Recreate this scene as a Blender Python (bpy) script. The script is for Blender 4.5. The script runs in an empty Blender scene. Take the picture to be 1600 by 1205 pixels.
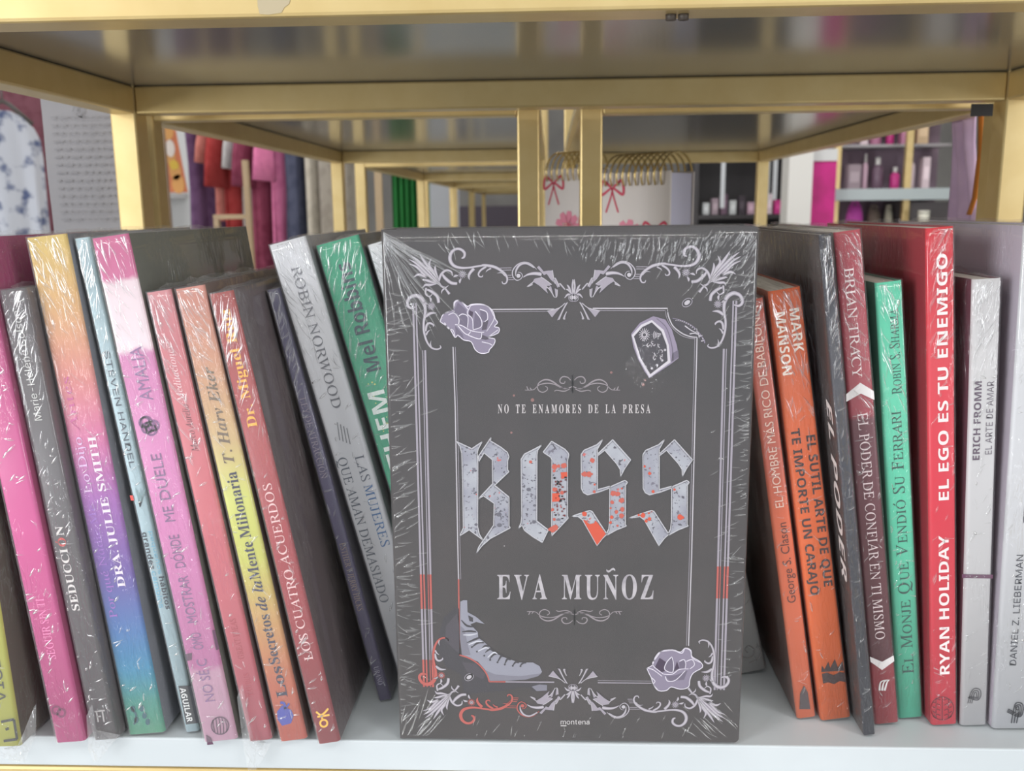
import bpy, bmesh, math, random, os, unicodedata
from mathutils import Vector, Matrix, noise
from mathutils.geometry import tessellate_polygon
R = math.radians
SC = bpy.context.scene
COL = SC.collection
random.seed(7)

# ------------------------------------------------------------------ camera
F, PITCH, YAW, ROLL = 1432.3, 0.1897, 0.0428, -0.0112      # focal length in pixels of the 1600x1205 frame
EYE = Vector((0.0, -0.3797, 0.239))
FWD = Vector((-math.sin(YAW)*math.cos(PITCH), math.cos(YAW)*math.cos(PITCH), -math.sin(PITCH)))
RGT0 = Vector((math.cos(YAW), math.sin(YAW), 0))
UP0 = RGT0.cross(FWD)
cr, sr = math.cos(ROLL), math.sin(ROLL)
RGT = RGT0*cr + UP0*sr
UP = UP0*cr - RGT0*sr
cam = bpy.data.cameras.new('camera')
cam.sensor_width = 36.0
cam.lens = 36.0*F/1600.0
cam.clip_start = 0.02
cam.dof.use_dof = True
cam.dof.focus_distance = 0.41
cam.dof.aperture_fstop = 17.0
camo = bpy.data.objects.new('camera', cam)
COL.objects.link(camo)
m3 = Matrix((RGT, UP, -FWD)).transposed()
camo.matrix_world = Matrix.Translation(EYE) @ m3.to_4x4()
SC.camera = camo

def ray(px, py):
    return FWD*F + RGT*(px-800.0) - UP*(py-602.5)
def on_y(px, py, Y):
    d = ray(px, py); return EYE + d*((Y-EYE.y)/d.y)
def on_z(px, py, Z):
    d = ray(px, py); return EYE + d*((Z-EYE.z)/d.z)

# ------------------------------------------------------------------ colour management, world, lights
SC.view_settings.view_transform = 'Standard'
SC.view_settings.look = 'None'
SC.view_settings.gamma = 1.0
SC.view_settings.use_curve_mapping = False
SC.view_settings.exposure = 0.0
W = bpy.data.worlds.new('world'); SC.world = W; W.use_nodes = True
W.node_tree.nodes['Background'].inputs[0].default_value = (0.86, 0.93, 1.0, 1)
W.node_tree.nodes['Background'].inputs[1].default_value = 0.56

def area(name, loc, target, sx, sy, power, col=(1, 1, 1)):
    l = bpy.data.lights.new(name, 'AREA'); l.shape = 'RECTANGLE'; l.size = sx; l.size_y = sy
    l.energy = power; l.color = col
    o = bpy.data.objects.new(name, l); COL.objects.link(o); o.location = loc
    o.rotation_euler = (Vector(target)-Vector(loc)).to_track_quat('-Z', 'Y').to_euler()
    return o
# daylight from the shop front behind the photographer, to the left, and the fluorescent tubes of the shop ceiling
area('shop_front_daylight', (-2.6, -2.2, 0.35), (0, 0, 0.15), 1.1, 1.7, 92, (0.95, 0.98, 1.0))
area('right_fill_light', (2.7, -2.3, 0.4), (0, 0, 0.15), 0.7, 1.6, 42, (0.97, 0.98, 1.0))  # added unseen fill, brightens the right-facing covers of the left books
for i, (x, y) in enumerate(((-1.5, -1.1), (-0.2, -1.5), (1.1, -1.1), (0.5, -2.6), (-1.0, -2.9), (2.0, -2.2))):
    area('fluorescent_tube_lamp', (x, y, 1.66), (x, y, 0), 1.2, 0.04, 11, (1.0, 0.99, 0.95))
for x, y in ((-1.6, 1.7), (-1.6, 3.4), (0.2, 4.6), (1.9, 2.4), (2.2, 4.4), (0.6, 2.6)):
    area('back_aisle_lamp', (x, y, 1.64), (x, y, 0), 1.3, 0.16, 18, (1.0, 0.98, 0.95))

# ------------------------------------------------------------------ materials
def lin(c):
    c = c/255.0
    return c/12.92 if c <= 0.04045 else ((c+0.055)/1.055)**2.4
def rgb(c, k=1.0):
    return (lin(c[0])*k, lin(c[1])*k, lin(c[2])*k, 1.0)
MC = {}
def newmat(name):
    m = bpy.data.materials.new(name); m.use_nodes = True
    return m, m.node_tree.nodes, m.node_tree.links, m.node_tree.nodes['Principled BSDF']
def mat(name, col, rough=0.5, metal=0.0, spec=0.5, k=1.0):
    key = (name, tuple(col), rough, metal, spec, k)
    if key in MC: return MC[key]
    m, n, l, b = newmat(name)
    b.inputs['Base Color'].default_value = rgb(col, k)
    b.inputs['Roughness'].default_value = rough
    b.inputs['Metallic'].default_value = metal
    b.inputs['Specular IOR Level'].default_value = spec
    MC[key] = m
    return m
def mix_noise(name, c1, c2, scale, lo=0.4, hi=0.6, rough=0.5, metal=0.0, stretch=(1, 1, 1), detail=4.0, bump=0.0, spec=0.5):
    m, n, l, b = newmat(name)
    tc = n.new('ShaderNodeTexCoord'); mp = n.new('ShaderNodeMapping'); mp.inputs['Scale'].default_value = stretch
    nz = n.new('ShaderNodeTexNoise'); nz.inputs['Scale'].default_value = scale; nz.inputs['Detail'].default_value = detail
    rp = n.new('ShaderNodeValToRGB')
    rp.color_ramp.elements[0].position = lo; rp.color_ramp.elements[0].color = rgb(c1)
    rp.color_ramp.elements[1].position = hi; rp.color_ramp.elements[1].color = rgb(c2)
    l.new(tc.outputs['Object'], mp.inputs[0]); l.new(mp.outputs[0], nz.inputs['Vector'])
    l.new(nz.outputs['Fac'], rp.inputs[0]); l.new(rp.outputs[0], b.inputs['Base Color'])
    b.inputs['Roughness'].default_value = rough; b.inputs['Metallic'].default_value = metal
    b.inputs['Specular IOR Level'].default_value = spec
    if bump:
        bp = n.new('ShaderNodeBump'); bp.inputs['Strength'].default_value = bump; bp.inputs['Distance'].default_value = 0.002
        l.new(nz.outputs['Fac'], bp.inputs['Height']); l.new(bp.outputs[0], b.inputs['Normal'])
    return m
def grad_mat(name, h, stops, rough=0.45, wob=0.0):
    """printed colour that runs along the height of a spine; stops are (fraction from the foot, colour)"""
    m, n, l, b = newmat(name)
    tc = n.new('ShaderNodeTexCoord'); sp = n.new('ShaderNodeSeparateXYZ')
    mr = n.new('ShaderNodeMapRange'); mr.inputs['From Max'].default_value = h
    rp = n.new('ShaderNodeValToRGB'); cr_ = rp.color_ramp
    stops = sorted(stops)
    cr_.elements[0].position = stops[0][0]; cr_.elements[0].color = rgb(stops[0][1])
    cr_.elements[1].position = stops[-1][0]; cr_.elements[1].color = rgb(stops[-1][1])
    for p, c in stops[1:-1]:
        e = cr_.elements.new(p); e.color = rgb(c)
    l.new(tc.outputs['Object'], sp.inputs[0]); l.new(sp.outputs['Z'], mr.inputs['Value'])
    src = mr.outputs[0]
    if wob:
        nz = n.new('ShaderNodeTexNoise'); nz.inputs['Scale'].default_value = 160; nz.inputs['Detail'].default_value = 3
        l.new(tc.outputs['Object'], nz.inputs['Vector'])
        ma = n.new('ShaderNodeMath'); ma.operation = 'MULTIPLY_ADD'; ma.inputs[1].default_value = wob; l.new(nz.outputs['Fac'], ma.inputs[0]); l.new(src, ma.inputs[2])
        src = ma.outputs[0]
    l.new(src, rp.inputs[0]); l.new(rp.outputs[0], b.inputs['Base Color'])
    b.inputs['Roughness'].default_value = rough
    return m
def film_mat(name, seed, strength=0.8, dirn=(420, 420, 120), haze=0.035, rot=0.0, cover=0.5, top=0.2, rough=0.11):
    """clear shrink film: see-through, shiny, with patches of fine creases"""
    m, n, l, b = newmat(name); n.remove(b)
    out = n['Material Output']
    tc = n.new('ShaderNodeTexCoord')
    mp = n.new('ShaderNodeMapping'); mp.inputs['Scale'].default_value = dirn
    mp.inputs['Location'].default_value = (seed*3.1, seed*1.7, seed*2.3); mp.inputs['Rotation'].default_value = (0, rot, 0)
    l.new(tc.outputs['Object'], mp.inputs[0])
    nz = n.new('ShaderNodeTexNoise'); nz.inputs['Scale'].default_value = 1.0; nz.inputs['Detail'].default_value = 2.5; nz.inputs['Distortion'].default_value = 0.6
    l.new(mp.outputs[0], nz.inputs['Vector'])
    ab = n.new('ShaderNodeMath'); ab.operation = 'SUBTRACT'; ab.inputs[1].default_value = 0.5; l.new(nz.outputs['Fac'], ab.inputs[0])
    a2 = n.new('ShaderNodeMath'); a2.operation = 'ABSOLUTE'; l.new(ab.outputs[0], a2.inputs[0])
    rd = n.new('ShaderNodeMapRange'); rd.inputs['From Min'].default_value = 0.0; rd.inputs['From Max'].default_value = 0.09
    rd.inputs['To Min'].default_value = 1.0; rd.inputs['To Max'].default_value = 0.0; l.new(a2.outputs[0], rd.inputs['Value'])
    mk = n.new('ShaderNodeTexNoise'); mk.inputs['Scale'].default_value = 34.0; mk.inputs['Detail'].default_value = 2.0
    mp2 = n.new('ShaderNodeMapping'); mp2.inputs['Location'].default_value = (seed, seed*2, -seed); mp2.inputs['Scale'].default_value = (1, 1, 0.6)
    l.new(tc.outputs['Object'], mp2.inputs[0]); l.new(mp2.outputs[0], mk.inputs['Vector'])
    mr = n.new('ShaderNodeMapRange'); mr.inputs['From Min'].default_value = cover-0.08; mr.inputs['From Max'].default_value = cover+0.12
    l.new(mk.outputs['Fac'], mr.inputs['Value'])
    mu = n.new('ShaderNodeMath'); mu.operation = 'MULTIPLY'; l.new(rd.outputs[0], mu.inputs[0]); l.new(mr.outputs[0], mu.inputs[1])
    bp = n.new('ShaderNodeBump'); bp.inputs['Strength'].default_value = strength; bp.inputs['Distance'].default_value = 0.0012
    l.new(mu.outputs[0], bp.inputs['Height'])
    fr = n.new('ShaderNodeFresnel'); fr.inputs['IOR'].default_value = 1.52; l.new(bp.outputs[0], fr.inputs['Normal'])
    cl = n.new('ShaderNodeMath'); cl.operation = 'MINIMUM'; cl.inputs[1].default_value = top; l.new(fr.outputs[0], cl.inputs[0])
    tr = n.new('ShaderNodeBsdfTransparent')
    gl = n.new('ShaderNodeBsdfGlossy'); gl.inputs['Roughness'].default_value = rough; l.new(bp.outputs[0], gl.inputs['Normal'])
    mx = n.new('ShaderNodeMixShader'); l.new(cl.outputs[0], mx.inputs[0]); l.new(tr.outputs[0], mx.inputs[1]); l.new(gl.outputs[0], mx.inputs[2])
    df = n.new('ShaderNodeBsdfDiffuse'); df.inputs['Color'].default_value = (0.85, 0.85, 0.88, 1)
    m2 = n.new('ShaderNodeMixShader'); m2.inputs[0].default_value = haze  # milky film white, also standing in for veiling glare
    l.new(mx.outputs[0], m2.inputs[1]); l.new(df.outputs[0], m2.inputs[2]); l.new(m2.outputs[0], out.inputs['Surface'])
    return m

GOLD = mix_noise('brushed_gold_metal', (204, 178, 122), (212, 188, 134), 40, 0.3, 0.7, rough=0.36, metal=0.5, stretch=(1, 1, 1))
PANEL = mix_noise('grey_gloss_panel', (136, 134, 132), (146, 143, 140), 6, rough=0.17, metal=0.35)
BOARD = mix_noise('white_melamine', (190, 196, 200), (197, 203, 207), 9, rough=0.35)
PAPER = mix_noise('book_page_edges', (188, 180, 168), (214, 207, 196), 900, 0.35, 0.65, rough=0.8, stretch=(1, 0.04, 0.04))

# ------------------------------------------------------------------ mesh helpers
class MB:
    def __init__(s): s.v = []; s.f = []; s.m = []; s.sm = []
    def add(s, vs, fs, mi=0, sm=False):
        k = len(s.v); s.v += [tuple(v) for v in vs]
        for f in fs: s.f.append([k+i for i in f]); s.m.append(mi); s.sm.append(sm)
        return s
    def box(s, a, b, mi=0, M=None):
        (x0, y0, z0), (x1, y1, z1) = a, b
        vs = [Vector(p) for p in ((x0, y0, z0), (x1, y0, z0), (x1, y1, z0), (x0, y1, z0), (x0, y0, z1), (x1, y0, z1), (x1, y1, z1), (x0, y1, z1))]
        if M is not None: vs = [M @ v for v in vs]
        return s.add(vs, [(0, 3, 2, 1), (4, 5, 6, 7), (0, 1, 5, 4), (1, 2, 6, 5), (2, 3, 7, 6), (3, 0, 4, 7)], mi)
    def tube(s, pts, rad, n=8, mi=0, cap=True):
        pts = [Vector(p) for p in pts]; rs = rad if isinstance(rad, (list, tuple)) else [rad]*len(pts)
        vs = []; ref = None
        for i, p in enumerate(pts):
            d = (pts[min(i+1, len(pts)-1)]-pts[max(i-1, 0)]).normalized()
            if ref is None: ref = d.orthogonal().normalized()
            a = (ref - d*ref.dot(d)).normalized(); ref = a; b = d.cross(a)
            for k in range(n):
                t = 2*math.pi*k/n; vs.append(p + (a*math.cos(t)+b*math.sin(t))*rs[i])
        fs = [(i*n+k, i*n+(k+1) % n, (i+1)*n+(k+1) % n, (i+1)*n+k) for i in range(len(pts)-1) for k in range(n)]
        if cap: fs += [tuple(range(n))[::-1], tuple((len(pts)-1)*n+k for k in range(n))]
        return s.add(vs, fs, mi, True)
    def lathe(s, prof, c=(0, 0, 0), n=20, mi=0):
        vs = [(c[0]+r*math.cos(2*math.pi*k/n), c[1]+r*math.sin(2*math.pi*k/n), c[2]+z) for r, z in prof for k in range(n)]
        fs = [(i*n+k, i*n+(k+1) % n, (i+1)*n+(k+1) % n, (i+1)*n+k) for i in range(len(prof)-1) for k in range(n)]
        fs += [tuple(range(n))[::-1], tuple((len(prof)-1)*n+k for k in range(n))]
        return s.add(vs, fs, mi, True)
    def build(s, name, mats, parent=None, bevel=0.0):
        me = bpy.data.meshes.new(name); me.from_pydata(s.v, [], s.f)
        for m in (mats if isinstance(mats, (list, tuple)) else [mats]): me.materials.append(m)
        for p, mi, sm in zip(me.polygons, s.m, s.sm): p.material_index = mi; p.use_smooth = sm
        me.update()
        o = bpy.data.objects.new(name, me); COL.objects.link(o)
        if parent is not None: o.parent = parent
        if bevel:
            b = o.modifiers.new('bevel', 'BEVEL'); b.width = bevel; b.segments = 2; b.limit_method = 'ANGLE'
        return o
def tag(o, label=None, cat=None, group=None, kind=None):
    if label: o['label'] = label
    if cat: o['category'] = cat
    if group: o['group'] = group
    if kind: o['kind'] = kind
    return o
def empty(name, loc=(0, 0, 0), rot=(0, 0, 0), label=None, cat=None, group=None):
    o = bpy.data.objects.new(name, None); o.empty_display_size = 0.02; COL.objects.link(o)
    o.location = loc; o.rotation_euler = rot
    return tag(o, label, cat, group)
def smooth(pts, n=6):
    """Catmull-Rom through 2D points (x, y, extra...)"""
    if len(pts) < 3: return [tuple(p) for p in pts]
    P = [pts[0]]+list(pts)+[pts[-1]]; out = []
    for i in range(1, len(P)-2):
        for k in range(n):
            t = k/n
            out.append(tuple(0.5*(2*b+(c-a)*t+(2*a-5*b+4*c-d)*t*t+(3*b-a-3*c+d)*t*t*t) for a, b, c, d in zip(P[i-1], P[i], P[i+1], P[i+2])))
    out.append(tuple(pts[-1]))
    return out
class Decal:
    """flat print on a face: polygons given in any 2D frame, mapped by fn to (x, z) of the face; y is the height off the face"""
    def __init__(s, fn=None, y0=-0.0002, step=0.00004): s.step = step; s.fn = fn or (lambda x, y: (x, y)); s.mb = MB(); s.y0 = y0
    def poly(s, pts, mi=0, lay=0):
        q = [s.fn(*p[:2]) for p in pts]
        y = s.y0-lay*s.step
        t = tessellate_polygon([[Vector((a, b, 0)) for a, b in q]])
        s.mb.add([(a, y, b) for a, b in q], [tuple(f) for f in t], mi)
    def stroke(s, pts, w, mi=0, lay=0, n=6):
        """tapered ribbon; w one width or one per point, in the same frame"""
        ws = w if isinstance(w, (list, tuple)) else [w]*len(pts)
        if len(ws) != len(pts):
            ws = [ws[0]+(ws[-1]-ws[0])*i/(len(pts)-1) if len(ws) == 2 else ws[min(len(ws)-1, int(i*len(ws)/len(pts)))] for i in range(len(pts))]
        P = smooth([(p[0], p[1], ww) for p, ww in zip(pts, ws)], n)
        L = []; Rr = []
        for i, p in enumerate(P):
            a = P[max(i-1, 0)]; b = P[min(i+1, len(P)-1)]
            dx, dy = b[0]-a[0], b[1]-a[1]; d = math.hypot(dx, dy) or 1
            hw = max(p[2], 0.0)/2
            L.append((p[0]-dy/d*hw, p[1]+dx/d*hw)); Rr.append((p[0]+dy/d*hw, p[1]-dx/d*hw))
        y = s.y0-lay*s.step
        vs = [(a, y, b) for a, b in (s.fn(*q) for q in L)]+[(a, y, b) for a, b in (s.fn(*q) for q in Rr)]
        k = len(P)
        s.mb.add(vs, [(i, i+1, k+i+1, k+i) for i in range(k-1)], mi)
    def disc(s, c, r, mi=0, lay=0, n=20, r2=None, rot=0.0):
        r2 = r2 or r; ca, sa = math.cos(rot), math.sin(rot)
        s.poly([(c[0]+r*math.cos(t)*ca-r2*math.sin(t)*sa, c[1]+r*math.cos(t)*sa+r2*math.sin(t)*ca) for t in (2*math.pi*i/n for i in range(n))], mi, lay)
    def ring(s, c, r, w, mi=0, lay=0, n=28, r2=None, rot=0.0):
        r2 = r2 or r; ca, sa = math.cos(rot), math.sin(rot)
        s.stroke([(c[0]+r*math.cos(t)*ca-r2*math.sin(t)*sa, c[1]+r*math.cos(t)*sa+r2*math.sin(t)*ca) for t in (2*math.pi*i/n for i in range(n+1))], w, mi, lay, n=1)

# ------------------------------------------------------------------ lettering
FD = bpy.utils.system_resource('DATAFILES', path='fonts')
def getfont(f):
    try: return bpy.data.fonts.load(os.path.join(FD, f))
    except Exception: return None
FMATH = getfont('NotoSansMath-Regular.woff2'); FINT = getfont('Inter.woff2')
STY = {'serifbold': (0x1D400, 0x1D41A, 0x1D7CE), 'serif': (0x1D434, 0x1D44E, None), 'italic': (0x1D434, 0x1D44E, None), 'bolditalic': (0x1D468, 0x1D482, None),
       'sansbold': (0x1D5D4, 0x1D5EE, None), 'sansboldital': (0x1D63C, 0x1D656, None), 'sansthin': (0x1D5A0, 0x1D5BA, None)}
def conv(s, sty):
    if sty not in STY or FMATH is None: return s
    u, lo, dg = STY[sty]; o = ''
    for c in s:
        if 'A' <= c <= 'Z': o += chr(u+ord(c)-65)
        elif c == 'h' and sty in ('serif', 'italic'): o += '\u210e'
        elif 'a' <= c <= 'z': o += chr(lo+ord(c)-97)
        else: o += c
    return o
def raw_text(s, sty):
    c = bpy.data.curves.new('lettering', 'FONT'); c.body = conv(s, sty); c.resolution_u = 3
    f = FMATH if sty in STY else (FINT if sty == 'inter' else None)
    if f: c.font = f
    o = bpy.data.objects.new('lettering', c); COL.objects.link(o)
    dg = bpy.context.evaluated_depsgraph_get(); dg.update()
    me = bpy.data.meshes.new_from_object(o.evaluated_get(dg))
    vs = [(v.co.x, v.co.y) for v in me.vertices]; fs = [tuple(p.vertices) for p in me.polygons]
    bpy.data.objects.remove(o); bpy.data.curves.remove(c); bpy.data.meshes.remove(me)
    if sty == 'serif': vs = [(x-0.27*y, y) for x, y in vs]
    return vs, fs
CAPH = {}
def text2d(s, sty):
    """vertices and faces of a line of text with cap height 1, starting at x = 0; accents drawn on"""
    if sty not in CAPH: CAPH[sty] = max(y for _, y in raw_text('H', sty)[0])
    ch = CAPH[sty]
    base = ''; acc = []
    for c in s:
        d = unicodedata.normalize('NFD', c)
        if len(d) > 1 and sty in STY: acc.append((len(base), d[1])); base += d[0]
        else: base += c
    vs, fs = raw_text(base, sty)
    for i, a in acc:
        pre = max([x for x, y in raw_text(base[:i], sty)[0]] or [0]) if i else 0
        cv_ = raw_text(base[:i+1], sty)[0]
        x1 = max(x for x, y in cv_); xs = [x for x, y in cv_ if x > pre+0.01]
        cx = (min(xs)+x1)/2; low = base[i].islower(); b = ch*(0.80 if low else 1.1); k = len(vs)
        if a == '\u0303':
            up = [(cx+ch*t*0.3, b+ch*0.06*math.sin(t*math.pi)+ch*0.05) for t in (-1, -.6, -.2, .2, .6, 1)]
            dn = [(x, y+ch*0.085) for x, y in up]
            vs += up+dn; fs += [(k+j, k+j+1, k+7+j, k+6+j) for j in range(5)]
        else:
            vs += [(cx-ch*.08, b), (cx+ch*.02, b), (cx+ch*.2, b+ch*.24), (cx+ch*.05, b+ch*.24)]; fs.append((k, k+1, k+2, k+3))
    x0 = min(x for x, y in vs); x1 = max(x for x, y in vs)
    return [((x-x0)/ch, y/ch) for x, y in vs], fs, (x1-x0)/ch

# ------------------------------------------------------------------ the shop: structure
FLOOR_Z, CEIL_Z = -1.05, 1.75
XL, XR, YB, YF = -3.0, 3.6, 6.6, -3.4
WALLM = mix_noise('painted_shop_wall', (150, 148, 146), (162, 160, 157), 3, rough=0.8)
def slab(name, a, b, m):
    o = MB().box(a, b).build(name, m); o['kind'] = 'structure'; return o
slab('floor', (XL, YF, FLOOR_Z-0.1), (XR, YB, FLOOR_Z), mix_noise('shop_floor_tile', (170, 168, 164), (182, 180, 176), 4, rough=0.3))
slab('ceiling', (XL, YF, CEIL_Z), (XR, YB, CEIL_Z+0.1), mix_noise('shop_ceiling', (168, 168, 166), (178, 178, 176), 3, rough=0.9))
slab('wall_back', (XL, YB, FLOOR_Z), (XR, YB+0.1, CEIL_Z), WALLM)
slab('wall_left', (XL-0.1, YF, FLOOR_Z), (XL, YB+0.1, CEIL_Z), WALLM)
slab('wall_right', (XR, YF, FLOOR_Z), (XR+0.1, YB+0.1, CEIL_Z), WALLM)

# ------------------------------------------------------------------ shelving units of square gold tube
TZ = 0.3148                    # underside of the upper rails
def shelf_unit(x0, x1, y0, y1, tube, label, group=None, board_front=True):
    t = empty('shelving_unit', (x0, y0, FLOOR_Z), (0, 0, 0), label, 'shelving unit', group)
    o = Vector((x0, y0, FLOOR_Z)); w, d = x1-x0, y1-y0
    z = lambda q: q-FLOOR_Z
    def bar(name, a, b): return MB().box(a, b).build(name, GOLD, t, 0.0016)
    for xx in (0, w-tube):
        for yy in (0, d-tube):
            bar('post', (xx, yy, 0), (xx+tube, yy+tube, z(TZ+0.62)))
    for zz in (z(TZ), z(-0.0155-tube), 0.12):
        bar('front_rail', (tube, 0, zz), (w-tube, tube, zz+tube)); bar('back_rail', (tube, d-tube, zz), (w-tube, d, zz+tube))
        bar('side_rail', (0, tube, zz), (tube, d-tube, zz+tube)); bar('side_rail', (w-tube, tube, zz), (w, d-tube, zz+tube))
    MB().box((0.001, 0.002, z(TZ)+tube+0.0002), (w-0.001, d-0.001, z(TZ)+tube+0.012)).build('upper_shelf_panel', PANEL, t)
    MB().box((tube+.0005 if not board_front else -0.0, 0.0, z(-0.0150)), (w-(tube+.0005 if not board_front else 0), d-0.0, z(0.0))).build('shelf_board', BOARD, t, 0.0008)
    MB().box((0.001, 0.001, 0.12+tube+0.0003), (w-0.001, d-0.001, 0.12+tube+0.015)).build('bottom_shelf_board', BOARD, t)
    return t
G_U = 'gold tube shelving units in the aisle'
X0, X1 = -0.340, 0.359
def unit_front():
    return shelf_unit(X0, X1, 0.0, 0.3424+0.0205, 0.0205, 'front gold tube shelving unit carrying the row of wrapped paperbacks', G_U)
UNIT = unit_front()
q = on_y(1060, 33, 0.006)
MB().tube([(q.x-X0-.0025, .010, TZ-FLOOR_Z+.0005), (q.x-X0-.0025, .010, TZ-FLOOR_Z-.0022)], .0022, 10).tube([(q.x-X0+.0025, .010, TZ-FLOOR_Z+.0005), (q.x-X0+.0025, .010, TZ-FLOOR_Z-.0022)], .0022, 10).build('rubber_stop', mat('dark_rubber', (70, 62, 56), .5), UNIT)
q = on_y(1534, 172, 0.3424)
MB().box((q.x-X0-.008, .3424-.0006, q.z-FLOOR_Z-.0045), (q.x-X0+.008, .3424+.0, q.z-FLOOR_Z+.0045)).build('corner_slot', mat('black_slot', (34, 30, 28), .6), UNIT)
d = Decal(lambda px, py: (on_y(px, py, 0).x-X0, on_y(px, py, 0).z-FLOOR_Z), -0.0002)
d.poly([(402, -6), (430, -4), (455, -6), (452, 6), (444, 12), (440, 20), (420, 23), (406, 22), (403, 10)]); d.mb.build('scuffed_patch', mat('worn_gold_patch', (170, 156, 128), .6), UNIT)
shelf_unit(-0.350, -0.0085, 0.402, 1.13, 0.0185, 'gold shelving unit right behind the book shelf, left of the spiral notebooks', G_U)
shelf_unit(0.0250, 0.376, 0.402, 1.27, 0.0185, 'gold shelving unit behind the book shelf that carries the spiral notebooks', G_U)
for i, (ya, yb, lab) in enumerate(((1.27, 2.06, 'third gold shelving unit down the left tunnel, beside the green curtain'),
                                   (2.12, 2.84, 'fourth gold shelving unit down the left tunnel, beyond the green curtain'),
                                   (2.90, 3.60, 'fifth gold shelving unit down the left tunnel, beside a pale wall'),
                                   (3.66, 4.36, 'farthest gold shelving unit at the end of the left tunnel'))):
    shelf_unit(-0.345, -0.0085, ya, yb, 0.0185, lab, G_U)

# ------------------------------------------------------------------ books
G_B = 'paperback books standing on the front shelf'
def ridge(mb, c, a, ln, w, y, xr, zr, curve=0.0):
    """a fold standing up from the film: a little rounded ridge tapering at both ends; a = lean from upright"""
    dx, dz = math.sin(a), math.cos(a); n = 6; vs = []
    for i in range(n+1):
        u = i/n-0.5; k = curve*(u*u-0.25)*ln
        x = c[0]+dx*ln*u+dz*k; z = c[1]+dz*ln*u-dx*k
        x = min(max(x, xr[0]), xr[1]); z = min(max(z, zr[0]), zr[1])
        ww = w*(1-(2*u)**2)+0.00002
        vs += [(x-dz*ww, y+0.0001, z+dx*ww), (x, y-ww*0.75, z), (x+dz*ww, y+0.0001, z-dx*ww)]
    mb.add(vs, [f for i in range(n) for f in ((3*i, 3*i+3, 3*i+4, 3*i+1), (3*i+1, 3*i+4, 3*i+5, 3*i+2))], 1, True)
BOOKS = []
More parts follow.
